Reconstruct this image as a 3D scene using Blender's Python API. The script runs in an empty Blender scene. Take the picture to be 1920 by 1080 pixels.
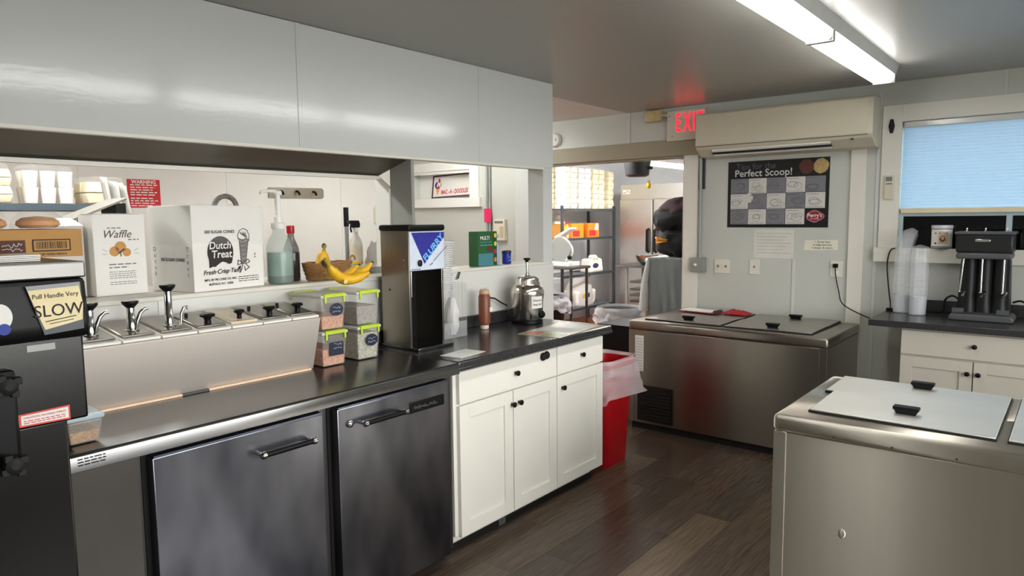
import bpy, bmesh, math, random
from mathutils import Vector, Matrix, noise
random.seed(7)
S = bpy.context.scene
COL = S.collection
# ------------------------------------------------------------------ camera, world, exposure
cam_d = bpy.data.cameras.new('camera'); cam_d.sensor_width = 36.0; cam_d.lens = 24.54; cam_d.clip_start = 0.02
cam = bpy.data.objects.new('camera', cam_d); COL.objects.link(cam)
RM = Matrix(((0.77455059, -0.05535926, 0.6300847), (0.63243282, 0.08353996, -0.77009727), (-0.01000524, 0.99496554, 0.09971694)))
cam.matrix_world = Matrix.Translation((0, 0, 1.54)) @ RM.to_4x4()
S.camera = cam
wd = bpy.data.worlds.new('daylight'); S.world = wd; wd.use_nodes = True
bg = wd.node_tree.nodes['Background']; bg.inputs[0].default_value = (0.98, 0.975, 0.96, 1); bg.inputs[1].default_value = 8.0
S.view_settings.view_transform = 'Standard'; S.view_settings.look = 'None'
S.view_settings.gamma = 1.0; S.view_settings.use_curve_mapping = False
S.view_settings.exposure = 0.6
S.cycles.transparent_max_bounces = 32
TUBE = 13.0          # radiance of the fluorescent tubes of the shop
TUBE2 = 37.0        # tubes of the two back rooms
# ------------------------------------------------------------------ materials
def lin(c):
    return tuple(((x / 255) / 12.92 if x / 255 <= .04045 else ((x / 255 + .055) / 1.055) ** 2.4) for x in c)
MATS = {}
def mat(name, rgb, rough=.5, metal=0., var=.06, vs=9., bump=0., bs=120., stretch=None, coat=0., alpha=1., emis=0., rvar=0., rgb2=None, spec=.5, trans=0., aniso=0., rs=3., rp_=(.18, .82)):
    if name in MATS: return MATS[name]
    m = bpy.data.materials.new(name); m.use_nodes = True
    nt = m.node_tree; N = nt.nodes; L = nt.links; p = N['Principled BSDF']
    tc = N.new('ShaderNodeTexCoord'); mp = N.new('ShaderNodeMapping'); L.new(tc.outputs['Object'], mp.inputs[0])
    if stretch: mp.inputs['Scale'].default_value = stretch
    c = lin(rgb)
    d = lin(rgb2) if rgb2 else tuple(max(0, x * (1 - 2.2 * var)) for x in c)
    nz = N.new('ShaderNodeTexNoise'); nz.inputs['Scale'].default_value = vs; nz.inputs['Detail'].default_value = 2 if metal > .5 else 4
    L.new(mp.outputs[0], nz.inputs['Vector'])
    rp = N.new('ShaderNodeValToRGB'); rp.color_ramp.elements[0].position = rp_[0]; rp.color_ramp.elements[1].position = rp_[1]
    rp.color_ramp.elements[0].color = (*d, 1); rp.color_ramp.elements[1].color = (*c, 1)
    L.new(nz.outputs[0], rp.inputs[0]); L.new(rp.outputs[0], p.inputs['Base Color'])
    p.inputs['Roughness'].default_value = rough; p.inputs['Metallic'].default_value = metal
    p.inputs['Specular IOR Level'].default_value = spec
    if coat: p.inputs['Coat Weight'].default_value = coat; p.inputs['Coat Roughness'].default_value = .08
    if alpha < 1: p.inputs['Alpha'].default_value = alpha
    if trans: p.inputs['Transmission Weight'].default_value = trans
    if aniso:
        p.inputs['Anisotropic'].default_value = abs(aniso); p.inputs['Anisotropic Rotation'].default_value = 0. if aniso > 0 else .25
        tg = N.new('ShaderNodeTangent'); tg.direction_type = 'RADIAL'; tg.axis = 'Z'; L.new(tg.outputs[0], p.inputs['Tangent'])
    if bump:
        n3 = N.new('ShaderNodeTexNoise'); n3.inputs['Scale'].default_value = bs; n3.inputs['Detail'].default_value = 2
        L.new(mp.outputs[0], n3.inputs['Vector'])
        bp = N.new('ShaderNodeBump'); bp.inputs['Strength'].default_value = bump; bp.inputs['Distance'].default_value = .004
        L.new(n3.outputs[0], bp.inputs['Height']); L.new(bp.outputs[0], p.inputs['Normal'])
    if emis:
        p.inputs['Emission Color'].default_value = (*c, 1); p.inputs['Emission Strength'].default_value = emis
    MATS[name] = m; return m
WALL = mat('white_wall_panel', (204, 207, 203), .13, var=.015, vs=2, bump=.07, bs=60, stretch=(1, .6, 1), rvar=.02)
WALLL = mat('white_lower_wall_panel', (216, 216, 210), .25, var=.015, vs=2, bump=.05, bs=45)
WALLB = mat('white_wall_panel_back', (194, 196, 188), .32, var=.02, vs=2, bump=.12, bs=55)
WARM = mat('cream_wall_paint', (236, 236, 229), .45, var=.02, vs=3, bump=.05, bs=60)
TRIMW = mat('white_trim_paint', (222, 219, 208), .42, var=.03, vs=6)
SHADG = mat('shaded_partition_grey', (146, 147, 140), .45, var=.03)  # shade on the divider is put into this grey
OLIVE = mat('shaded_header_olive', (70, 65, 52), .5, var=.03, vs=4)  # olive darkened to carry the shade of the header underside
CEIL = mat('ceiling_gloss_paint', (168, 166, 159), .34, var=.02, vs=1.6, bump=.03, bs=6, rvar=.04)
CABW = mat('white_cabinet_paint', (240, 238, 228), .36, var=.02, vs=7)
CABR = mat('cream_cabinet_paint', (198, 194, 181), .4, var=.02, vs=7)
LAMI = mat('black_speckled_laminate', (66, 65, 66), .22, var=.3, vs=160, rgb2=(24, 24, 26))
SSD = mat('smudged_dark_stainless', (142, 144, 153), .29, 1., var=.12, vs=6, rgb2=(92, 94, 103), stretch=(1, 1, .45), rp_=(.3, .68))
SST = mat('brushed_stainless_top', (122, 122, 122), .24, 1., var=.05, vs=5, bump=.02, bs=60, stretch=(1, .1, 1), rvar=.02)
SSR = mat('satin_stainless', (212, 204, 195), .62, .7, var=.05, vs=5, bump=.03, bs=60, stretch=(1, .12, 1), rvar=.06)
SSF = mat('brushed_stainless_vertical', (238, 232, 219), .5, 1., var=.06, vs=3, bump=.03, bs=14, stretch=(3, 3, .12), rvar=.05, aniso=-.97)
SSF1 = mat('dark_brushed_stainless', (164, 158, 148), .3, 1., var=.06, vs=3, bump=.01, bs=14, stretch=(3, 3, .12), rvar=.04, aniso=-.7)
SSLD = mat('well_lid_steel', (150, 144, 136), .3, 1., var=.05)
SSL = mat('freezer_lid_steel', (240, 238, 232), .5, 1., var=.05, vs=4, rvar=.06)
CHR = mat('chrome', (205, 205, 203), .12, 1., var=.03)
GAL = mat('grey_metal_paint', (150, 152, 148), .45, .3, var=.06)
BLK = mat('black_plastic', (12, 12, 13), .42, var=.1, spec=.22)
BLKM = mat('black_matte', (10, 10, 10), .7, var=.1)
DGR = mat('dark_grey_plastic', (58, 58, 58), .4, var=.08)
WHT = mat('white_plastic', (238, 237, 230), .4, var=.03)
IVO = mat('ivory_plastic', (204, 198, 178), .42, var=.025, vs=3)
RED = mat('red_plastic', (182, 10, 24), .34, var=.06)
REDP = mat('red_print', (205, 28, 40), .5, var=.03)
PINK = mat('pink_plastic', (226, 34, 96), .45)
ORG = mat('orange_card', (232, 120, 24), .6)
YEL = mat('yellow_plastic', (240, 196, 26), .45)
LIME = mat('lime_clip_plastic', (196, 224, 50), .4)
INK = mat('black_ink', (22, 20, 20), .7, var=.05)
GINK = mat('grey_ink', (120, 118, 116), .7)
BLUEI = mat('blue_ink', (40, 60, 150), .6)
PAPER = mat('white_paper', (232, 231, 224), .8, var=.02)
CARDW = mat('white_carton_card', (236, 234, 228), .55, var=.02)
KRAFT = mat('brown_cardboard', (186, 140, 80), .8, var=.06, vs=14)
NOTE = mat('masking_tape_note', (238, 222, 176), .7, var=.08, vs=16)
FOAM = mat('white_foam', (252, 250, 242), .75, var=.03)
FOAMY = mat('cream_foam', (250, 238, 200), .75, var=.04)
FILM = mat('clear_plastic_film', (250, 250, 250), .15, alpha=.1, bump=.5, bs=30)
BAGP = mat('frosted_liner', (244, 230, 234), .35, alpha=.4, bump=.4, bs=28)
BAGW = mat('white_liner', (225, 228, 236), .35, alpha=.55, bump=.5, bs=30)
CLEAR = mat('clear_acrylic', (235, 238, 238), .06, alpha=.16)
CUPP = mat('clear_cup_plastic', (238, 242, 246), .1, alpha=.1)
LIDP = mat('clear_lid_plastic', (236, 238, 238), .15, alpha=.4)
TUBP = mat('translucent_bin', (232, 230, 224), .25, alpha=.2)
FLOORB = mat('floor_joint', (26, 22, 20), .6)
RFLO = mat('red_brown_quarry_floor', (150, 78, 44), .45, var=.12, vs=6)
BAN = mat('banana_skin', (242, 196, 34), .45, var=.12, vs=22, rgb2=(214, 158, 22))
BANT = mat('banana_tip', (70, 52, 24), .7)
BANG = mat('banana_stem_green', (168, 150, 44), .6)
WICK = mat('wicker', (176, 130, 78), .7, var=.2, vs=60)
NUT = mat('chopped_nuts', (226, 172, 108), .7, var=.25, vs=110, bump=.8, bs=160, rgb2=(140, 92, 48))
PNUT = mat('pink_nut_topping', (238, 186, 150), .7, var=.25, vs=110, bump=.8, bs=110, rgb2=(170, 92, 60))
SPRK = mat('mixed_sprinkles', (224, 218, 196), .7, var=.3, vs=120, bump=.8, bs=120, rgb2=(110, 112, 96))
GRYT = mat('grey_crumb_topping', (182, 174, 168), .75, var=.2, vs=110, bump=.7, bs=110, rgb2=(110, 104, 100))
BUN = mat('bread_crust', (188, 112, 48), .55, var=.2, vs=18, rgb2=(216, 160, 80))
TEAL = mat('teal_liquid', (96, 150, 134), .3, var=.15, vs=14, rgb2=(150, 186, 172))
TEALD = mat('dark_teal_liquid', (40, 92, 78), .3)
JUG = mat('translucent_jug', (206, 216, 210), .22, alpha=.34)
SYR = mat('dark_syrup', (20, 12, 12), .2)
CHOC = mat('chocolate_sauce', (128, 72, 50), .4)
GRN = mat('green_carton', (34, 92, 44), .5)
TEALC = mat('teal_carton', (70, 130, 140), .5)
BLUE = mat('deep_blue_plastic', (30, 46, 150), .4)
LBLUE = mat('pale_blue_plastic', (150, 190, 226), .4)
GLOW = mat('red_lit_letter', (255, 20, 40), .5, var=0, emis=2.2)
def emat(name, rgb, s):
    m = bpy.data.materials.new(name); m.use_nodes = True; nt = m.node_tree
    for n in list(nt.nodes):
        if n.type == 'BSDF_PRINCIPLED': nt.nodes.remove(n)
    e = nt.nodes.new('ShaderNodeEmission'); e.inputs[0].default_value = (*rgb, 1); e.inputs[1].default_value = s
    nt.links.new(e.outputs[0], nt.nodes['Material Output'].inputs[0]); return m
TUBM = emat('fluorescent_tube_glow', (1, .985, .95), TUBE)
TUBM3 = emat('fluorescent_tube_glow_far', (1, .985, .95), 110.0)
TUBM2 = emat('fluorescent_tube_glow_back', (1, 1, .97), TUBE2)
# ------------------------------------------------------------------ geometry helpers
ORG_OF = {}
class B:
    def __init__(s, T=None): s.v = []; s.f = []; s.T = T
    def add(s, vs, fs):
        n = len(s.v); T = s.T
        s.v += [tuple(T(*p)) if T else tuple(p) for p in vs]
        s.f += [tuple(i + n for i in q) for q in fs]; return s
    def box(s, x0, x1, y0, y1, z0, z1):
        return s.add([(x0, y0, z0), (x1, y0, z0), (x1, y1, z0), (x0, y1, z0), (x0, y0, z1), (x1, y0, z1), (x1, y1, z1), (x0, y1, z1)],
                     [(0, 3, 2, 1), (4, 5, 6, 7), (0, 1, 5, 4), (1, 2, 6, 5), (2, 3, 7, 6), (3, 0, 4, 7)])
    def taper(s, c, w0, d0, w1, d1, z0, z1):
        x, y = c
        return s.add([(x - w0 / 2, y - d0 / 2, z0), (x + w0 / 2, y - d0 / 2, z0), (x + w0 / 2, y + d0 / 2, z0), (x - w0 / 2, y + d0 / 2, z0),
                      (x - w1 / 2, y - d1 / 2, z1), (x + w1 / 2, y - d1 / 2, z1), (x + w1 / 2, y + d1 / 2, z1), (x - w1 / 2, y + d1 / 2, z1)],
                     [(0, 3, 2, 1), (4, 5, 6, 7), (0, 1, 5, 4), (1, 2, 6, 5), (2, 3, 7, 6), (3, 0, 4, 7)])
    def prism(s, pts, a0, a1, ax):
        n = len(pts)
        def q(p, a):
            p = list(p); p.insert(ax, a); return p
        return s.add([q(p, a0) for p in pts] + [q(p, a1) for p in pts],
                     [tuple(range(n)), tuple(range(2 * n - 1, n - 1, -1))] + [(i, (i + 1) % n, n + (i + 1) % n, n + i) for i in range(n)])
    def rings(s, rings, closed=True, caps=True):
        n = len(rings[0]); vs = [p for r in rings for p in r]; fs = []
        for k in range(len(rings) - 1):
            for i in range(n if closed else n - 1):
                j = (i + 1) % n
                fs.append((k * n + i, k * n + j, (k + 1) * n + j, (k + 1) * n + i))
        if caps and closed:
            fs.append(tuple(range(n - 1, -1, -1))); m = (len(rings) - 1) * n; fs.append(tuple(range(m, m + n)))
        return s.add(vs, fs)
    def tube(s, pts, r, n=10, caps=True):
        pts = [Vector(p) for p in pts]; R = r if isinstance(r, (list, tuple)) else [r] * len(pts); rings = []; up = None
        for i, p in enumerate(pts):
            t = (pts[min(i + 1, len(pts) - 1)] - pts[max(i - 1, 0)]).normalized()
            if up is None:
                up = t.orthogonal().normalized()
            up = (up - t * up.dot(t)); up = up.normalized() if up.length > 1e-6 else t.orthogonal().normalized()
            w = t.cross(up)
            rings.append([tuple(p + (up * math.cos(a) + w * math.sin(a)) * R[i]) for a in [2 * math.pi * k / n for k in range(n)]])
        return s.rings(rings, True, caps)
    def cyl(s, p0, p1, r0, r1=None, n=20): return s.tube([p0, p1], [r0, r0 if r1 is None else r1], n)
    def lathe(s, prof, c=(0, 0, 0), n=28, caps=True, ax=2, sx=1, sy=1):
        rings = []
        for r, h in prof:
            ring = []
            for k in range(n):
                a = 2 * math.pi * k / n; u, v = r * math.cos(a) * sx, r * math.sin(a) * sy
                ring.append((c[0] + (h if ax == 0 else u), c[1] + (h if ax == 1 else (u if ax == 0 else v)), c[2] + (h if ax == 2 else v)))
            rings.append(ring)
        return s.rings(rings, True, caps)
    def ell(s, c, r, nu=16, nv=10):
        return s.lathe([(math.sin(math.pi * k / nv) if 0 < k < nv else .001, -math.cos(math.pi * k / nv)) for k in range(nv + 1)], n=nu).xf(len(s.v) - nu * (nv + 1), lambda x, y, z: (c[0] + x * r[0], c[1] + y * r[1], c[2] + z * r[2]))
    def xf(s, start, fn):
        for i in range(start, len(s.v)): s.v[i] = fn(*s.v[i])
        return s
    def grid(s, fn, nu, nv):
        return s.add([fn(u / nu, v / nv) for v in range(nv + 1) for u in range(nu + 1)],
                     [(v * (nu + 1) + u, v * (nu + 1) + u + 1, (v + 1) * (nu + 1) + u + 1, (v + 1) * (nu + 1) + u) for v in range(nv) for u in range(nu)])
    def ribbon(s, pts, w, h=.0006, z=0):          # flat stroke in the u,v plane of the frame T
        for (a, b) in zip(pts[:-1], pts[1:]):
            d = Vector((b[0] - a[0], b[1] - a[1])); l = d.length
            if l < 1e-6: continue
            d /= l; nx, ny = -d.y * w / 2, d.x * w / 2; ex, ey = d.x * w * .3, d.y * w * .3
            q = [(a[0] - ex + nx, a[1] - ey + ny), (a[0] - ex - nx, a[1] - ey - ny), (b[0] + ex - nx, b[1] + ey - ny), (b[0] + ex + nx, b[1] + ey + ny)]
            s.add([(x, y, z + h) for x, y in q], [(0, 1, 2, 3)])
        return s
    def disc(s, c, r, z=.0006, n=24, ry=None, a0=0, a1=2 * math.pi):
        pts = [(c[0] + r * math.cos(a0 + (a1 - a0) * k / n), c[1] + (ry or r) * math.sin(a0 + (a1 - a0) * k / n), z) for k in range(n)]
        return s.add(pts, [tuple(range(n))])
    def quad(s, u0, u1, v0, v1, w=.0006): return s.add([(u0, v0, w), (u1, v0, w), (u1, v1, w), (u0, v1, w)], [(0, 1, 2, 3)])
    def flat(s, pts, w=.0006): return s.add([(x, y, w) for x, y in pts], [tuple(range(len(pts)))])
    def o(s, name, m, parent=None, bevel=0., seg=2, ang=None, solid=0.):
        me = bpy.data.meshes.new(name)
        xs = [Vector(p) for p in s.v]
        lo = [min(p[i] for p in xs) for i in range(3)]; hi = [max(p[i] for p in xs) for i in range(3)]
        c = Vector([(a + b) / 2 for a, b in zip(lo, hi)])
        if parent is None: c = Vector((c.x, c.y, lo[2]))
        me.from_pydata([tuple(p - c) for p in xs], [], s.f)
        bm = bmesh.new(); bm.from_mesh(me)
        bmesh.ops.recalc_face_normals(bm, faces=bm.faces)
        if bevel:
            es = [e for e in bm.edges if len(e.link_faces) == 2 and e.calc_face_angle(0) > .5]
            bmesh.ops.bevel(bm, geom=es, offset=bevel, segments=seg, affect='EDGES', profile=.5, clamp_overlap=True)
        for f in bm.faces: f.smooth = True
        bm.to_mesh(me); bm.free()
        me.set_sharp_from_angle(angle=math.radians(ang if ang else (20 if bevel else 38)))
        ob = bpy.data.objects.new(name, me); COL.objects.link(ob)
        me.materials.append(m)
        if solid:
            sm = ob.modifiers.new('thickness', 'SOLIDIFY'); sm.thickness = solid
        if parent is not None:
            ob.parent = parent; ob.location = c - ORG_OF[parent.name]
        else: ob.location = c
        ORG_OF[ob.name] = c
        return ob
def tag(o, label=None, cat=None, group=None, kind=None):
    for k, v in (('label', label), ('category', cat), ('group', group), ('kind', kind)):
        if v: o[k] = v
    return o
def thing(name, label, cat, loc, rotz=0, group=None, local=False):
    o = bpy.data.objects.new(name, None); COL.objects.link(o); o.empty_display_size = .05
    o.location = loc; o.rotation_euler = (0, 0, rotz); tag(o, label, cat, group)
    ORG_OF[o.name] = Vector((0, 0, 0)) if (rotz or local) else Vector(loc); return o
def struct(o, label=None): 
    o['kind'] = 'structure'
    if label: o['label'] = label
    return o
def dup(root, loc, rotz=None, label=None, group=None, parent=None):
    r = root.copy(); COL.objects.link(r)
    r.location = loc
    if rotz is not None: r.rotation_euler = (0, 0, rotz)
    if label: r['label'] = label
    if group: r['group'] = group
    if parent: r.parent = parent
    for ch in list(root.children):
        c = ch.copy(); COL.objects.link(c); c.parent = r
        for g in list(ch.children):
            e = g.copy(); COL.objects.link(e); e.parent = c
    return r
def FX(x, y, z, d=1):                                  # frame on a face that looks along +X: u runs along +Y, v up
    return lambda u, v, w: (x + w, y + u, z + v)
def FY(x, y, z):                                       # frame on a face that looks along -Y: u runs along +X, v up
    return lambda u, v, w: (x + u, y - w, z + v)
def FZ(x, y, z, a=0):                                  # frame on a face that looks up, turned by a
    ca, sa = math.cos(a), math.sin(a)
    return lambda u, v, w: (x + u * ca - v * sa, y + u * sa + v * ca, z + w)
def text(parent, body, size, T, m, u=0, v=0, name='lettering', shear=0., align='CENTER', w=.0008, sx=1., rot=0., off=0., space=1.):
    cu = bpy.data.curves.new('text', 'FONT'); cu.body = body; cu.size = size; cu.align_x = align; cu.align_y = 'CENTER'; cu.shear = shear
    cu.resolution_u = 3; cu.offset = off; cu.space_character = space
    ob = bpy.data.objects.new('text', cu); me = bpy.data.meshes.new_from_object(ob)
    bpy.data.objects.remove(ob); 
    b = B(T); ca, sa = math.cos(rot), math.sin(rot)
    b.add([(u + (p.co.x * sx) * ca - p.co.y * sa, v + (p.co.x * sx) * sa + p.co.y * ca, w) for p in me.vertices], [tuple(f.vertices) for f in me.polygons])
    bpy.data.meshes.remove(me); bpy.data.curves.remove(cu)
    return b.o(name, m, parent)
def squiggle(b, u0, v0, w, n=8, amp=.004, wd=.0015, seed=0):
    rnd = random.Random(seed); p = [(u0 + w * i / n, v0 + rnd.uniform(-amp, amp)) for i in range(n + 1)]
    return b.ribbon(p, wd)
def dashes(b, u0, v0, w, h, seed=0, dens=.75):         # a line of print too small to read: word-long strokes
    rnd = random.Random(seed); u = u0
    while u < u0 + w:
        l = min(rnd.uniform(1.2, 4) * h, u0 + w - u); b.quad(u, u + l, v0, v0 + h * .6); u += l + h * .7
    return b
def nz(x, y, z, s=1.): return noise.noise(Vector((x * s, y * s, z * s)))
# ================================================================== THE SETTING
WX = -2.72; CZ = 2.40; BY = 5.22
fl = struct(B().box(-2.9, 1.75, -1.4, BY + .06, -.06, -.004).o('floor', FLOORB), 'dark brown wood plank floor')
PW, PL = .18, 1.22
def plank_mat(i, rgb):
    return mat('wood_plank_%d' % i, rgb, .26, var=.3, vs=5.5, stretch=(13, .9, 1), bump=.06, bs=30, rvar=.03, spec=.3, rgb2=tuple(int(q * .52) for q in rgb))
PM = [plank_mat(0, (100, 83, 69)), plank_mat(1, (84, 68, 56)), plank_mat(2, (110, 92, 75)), plank_mat(3, (92, 79, 68)), plank_mat(4, (132, 112, 90))]
plm = {}
rnd = random.Random(3)
ix = 0; x = -2.74
while x < 1.7:
    y = -1.4 - rnd.uniform(0, PL)
    while y < BY:
        y0, y1 = max(y, -1.4), min(y + PL, BY + .04)
        if y1 - y0 > .05:
            k = rnd.choice([0, 0, 1, 1, 2, 3])
            if abs(x + 1.48) < .1 and y0 < 2.2 < y1: k = 4
            key = (round(y1 - y0, 3), k)
            if key in plm and key[0] > 1.2:
                ob = plm[key].copy(); COL.objects.link(ob); ob.parent = fl
                ob.location = Vector((x + PW / 2, (y0 + y1) / 2, -.002)) - ORG_OF['floor']
            else:
                ob = B().box(x + .0008, x + PW - .0008, y0 + .0008, y1 - .0008, -.004, 0).o('plank', PM[k], fl)
                plm[key] = ob
        y += PL
    x += PW; ix += 1
struct(B().box(-3.0, 1.75, -1.4, BY + .1, CZ, CZ + .08).o('ceiling', CEIL), 'glossy pale ceiling of the shop')
wr = B(); WY0, WY1, WZ0, WZ1 = -.2, 3.7, .95, 2.05            # serving windows to the street, beside the camera
wr.box(1.7, 1.8, -1.4, WY0, 0, CZ); wr.box(1.7, 1.8, WY1, BY + .1, 0, CZ); wr.box(1.7, 1.8, WY0, WY1, 0, WZ0); wr.box(1.7, 1.8, WY0, WY1, WZ1, CZ)
struct(wr.o('wall_right', WALLB))
w3 = bpy.data.objects.new('window_3', None); COL.objects.link(w3); w3.location = (1.7, 1.75, WZ0); ORG_OF['window_3'] = Vector(w3.location); struct(w3, 'row of clear serving windows to the street')
for k in range(4): B().box(1.71, 1.76, WY0 + (WY1 - WY0 - .05) * k / 3, WY0 + (WY1 - WY0 - .05) * k / 3 + .05, WZ0, WZ1).o('mullion', TRIMW, w3)
B().box(1.66, 1.8, WY0, WY1, WZ0 - .03, WZ0).o('window_sill', TRIMW, w3)
pl = bpy.data.lights.new('street_window_portal', 'AREA'); pl.shape = 'RECTANGLE'; pl.size = WZ1 - WZ0; pl.size_y = WY1 - WY0; pl.cycles.is_portal = True
po = bpy.data.objects.new('street_window_portal', pl); COL.objects.link(po); po.location = (1.79, (WY0 + WY1) / 2, (WZ0 + WZ1) / 2); po.rotation_euler = (0, math.radians(90), 0)
struct(B().box(-2.72, 1.75, -1.5, -1.4, 0, CZ).o('wall_front', WALLB))
DARKG = mat('unseen_ground_dark', (70, 70, 70), .9)
struct(B().box(1.8, 16, -12, 18, -.16, -.1).o('unseen_ground_outside', DARKG)); struct(B().box(-1.55, 1.8, BY + .1, 18, -.16, -.1).o('unseen_ground_outside_back', DARKG))  # unseen dark ground, added to cut daylight rising through the windows
# left half wall with two pass-through openings under a boxed header
wl = B()
wl.box(-2.9, WX, -1.4, 2.507, 0, 1.255)                                  # half wall below the long opening
wl.box(-3.2, -2.9, -1.4, 2.15, 1.0, 1.255)                               # rear ledge
wl.box(-3.2, -2.9, 2.15, 2.9, 1.0, 1.29)                                 # its raised end
wl.box(-2.84, WX, 2.507, 3.75, 0, 1.255)
wl.box(-2.84, WX, 3.65, 3.75, 1.255, CZ)                                 # end post
wl.box(-2.84, WX, 2.507, 3.65, 1.855, CZ)
WLO = struct(wl.o('wall_left', WALL), 'glossy white panelled half wall with pass-through openings')
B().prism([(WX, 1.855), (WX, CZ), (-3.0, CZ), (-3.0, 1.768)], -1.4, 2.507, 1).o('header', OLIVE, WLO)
B().box(-2.885, WX, 2.507, 2.527, 1.255, 1.855).o('divider', SHADG, WLO)
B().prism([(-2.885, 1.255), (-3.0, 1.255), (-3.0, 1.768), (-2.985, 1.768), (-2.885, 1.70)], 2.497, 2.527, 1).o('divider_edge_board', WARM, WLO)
for (a, b_) in ((-1.4, 1.845), (1.855, 3.035), (3.045, 3.752)):
    B().box(WX, WX + .006, a, b_, 1.862, CZ - .002).o('panel', WALL, WLO)
B().box(WX, WX + .006, -1.4, 3.752, .3, 1.24).o('panel', WALLL, WLO)
for yb in (1.85, 3.04): B().box(WX, WX + .009, yb - .011, yb + .011, 1.86, CZ - .001).o('batten', WALL, WLO, bevel=.002)
for yb in (.55, 1.2, 2.88): B().box(WX + .006, WX + .009, yb - .012, yb + .012, .9, 1.24).o('batten', WALLL, WLO)
B().box(WX - .02, WX + .012, -1.4, 3.65, 1.846, 1.862).o('edge_strip', TRIMW, WLO, bevel=.003)
B().box(-2.9, WX + .012, -1.4, 3.70, 1.238, 1.2565).o('ledge_strip', TRIMW, WLO, bevel=.004)
B().box(-2.99, -2.955, -1.4, 2.5, 1.755, 1.77).o('edge_strip', TRIMW, WLO)
# back wall with doorway, blind window and a boxed window in the side room
wb = B(); T = .1
DOORH = mat('olive_beige_casing', (150, 140, 116), .45, var=.03)
D0, D1, DZ = -4.04, -2.48, 2.02
wb.box(-6.1, -5.62, BY, BY + T, 0, CZ); wb.box(-5.62, -4.79, BY, BY + T, 0, 1.74); wb.box(-5.62, -4.79, BY, BY + T, 2.03, CZ); wb.box(-4.79, D0, BY, BY + T, 0, CZ)
wb.box(D0, D1, BY, BY + T, DZ, CZ); wb.box(D1, -.955, BY, BY + T, 0, CZ)
wb.box(-.955, .45, BY, BY + T, 0, 1.315); wb.box(-.955, .45, BY, BY + T, 2.14, CZ); wb.box(.45, 1.8, BY, BY + T, 0, CZ)
WBO = struct(wb.o('wall_back', WALLB), 'white back wall with doorway and window')
t = 1
def trim(b, m=TRIMW, bevel=.003, label=None):
    global t
    o = struct(b.o('trim_%d' % t, m, None, bevel=bevel), label); t += 1; return o
trim(B().box(D0 - .02, D1 + .12, BY - .022, BY, DZ, DZ + .13), DOORH, label='flat header casing over the doorway')
trim(B().box(D1, D1 + .12, BY - .022, BY, 0, DZ), TRIMW, label='right doorway casing')
trim(B().box(D0 - .16, D0, BY - .03, BY, 0, DZ), WALL, label='left doorway casing')
trim(B().box(D1 - .018, D1, BY, BY + T, 0, DZ), TRIMW); trim(B().box(D0, D0 + .018, BY, BY + T, 0, DZ), TRIMW); trim(B().box(D0, D1, BY, BY + T, DZ - .015, DZ), DOORH)
trim(B().box(-1.257, -1.16, BY - .02, BY, 0, 2.25), TRIMW, label='flat vertical batten on the back wall')
for xb, zt_ in ((-1.62, 1.225), (-1.09, CZ - .05)): trim(B().box(xb - .011, xb + .011, BY - .006, BY, .0, zt_), WALL, 0.001)
trim(B().box(-3.0, -2.98, BY - .006, BY, DZ + .13, CZ), WALL, 0.001)
trim(B().box(-.42, -.40, BY - .006, BY, 2.25, CZ), WALL, 0.001)
# window with cellular blind
win = bpy.data.objects.new('window_1', None); COL.objects.link(win); win.location = (-.25, BY, 1.315); ORG_OF['window_1'] = Vector(win.location)
struct(win, 'window with a pale blue drawn blind above the black lower pane')
c = B(); c.box(-1.07, -.955, BY - .022, BY, 1.30, 2.25); c.box(.45, .56, BY - .022, BY, 1.30, 2.25); c.box(-.955, .45, BY - .022, BY, 2.14, 2.25)
c.o('casing', TRIMW, win, bevel=.002)
B().box(-1.09, .58, BY - .05, BY, 1.225, 1.318).o('window_sill', TRIMW, win, bevel=.004)
f = B(); f.box(-.955, -.935, BY + .03, BY + .08, 1.315, 2.14); f.box(.43, .45, BY + .03, BY + .08, 1.315, 2.14); f.box(-.935, .43, BY + .03, BY + .08, 1.525, 1.55); f.box(-.372, -.342, BY + .02, BY + .07, 1.315, 1.53)
f.o('window_frame', mat('window_frame_metal', (170, 190, 196), .4), win)
BLD = bpy.data.materials.new('pale_blue_blind_fabric'); BLD.use_nodes = True
nt = BLD.node_tree; N = nt.nodes; L = nt.links; N.remove(N['Principled BSDF'])
tc = N.new('ShaderNodeTexCoord'); mp = N.new('ShaderNodeMapping'); mp.inputs['Scale'].default_value = (1.2, 1, 60); L.new(tc.outputs['Object'], mp.inputs[0])
nn = N.new('ShaderNodeTexNoise'); nn.inputs['Scale'].default_value = 3; L.new(mp.outputs[0], nn.inputs['Vector'])
rp = N.new('ShaderNodeValToRGB'); rp.color_ramp.elements[0].color = (.42, .62, .80, 1); rp.color_ramp.elements[1].color = (.46, .67, .86, 1); L.new(nn.outputs[0], rp.inputs[0])
d1 = N.new('ShaderNodeBsdfDiffuse'); d2 = N.new('ShaderNodeBsdfTranslucent'); mx = N.new('ShaderNodeMixShader'); mx.inputs[0].default_value = .075
L.new(rp.outputs[0], d1.inputs[0]); L.new(rp.outputs[0], d2.inputs[0]); L.new(d1.outputs[0], mx.inputs[1]); L.new(d2.outputs[0], mx.inputs[2]); L.new(mx.outputs[0], N['Material Output'].inputs[0])
b = B(); npl = 26
zz = [1.575 + (2.10 - 1.575) * k / (2 * npl) for k in range(2 * npl + 1)]
b.add([(x_, BY + .012 + (.005 if k % 2 else 0), z_) for k, z_ in enumerate(zz) for x_ in (-.945, .44)], [(2 * k, 2 * k + 1, 2 * k + 3, 2 * k + 2) for k in range(2 * npl)])
b.o('blind', BLD, win)
B().box(-.95, .445, BY + .004, BY + .04, 2.10, 2.14).o('blind_head_rail', WALL, win, bevel=.006)
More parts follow.
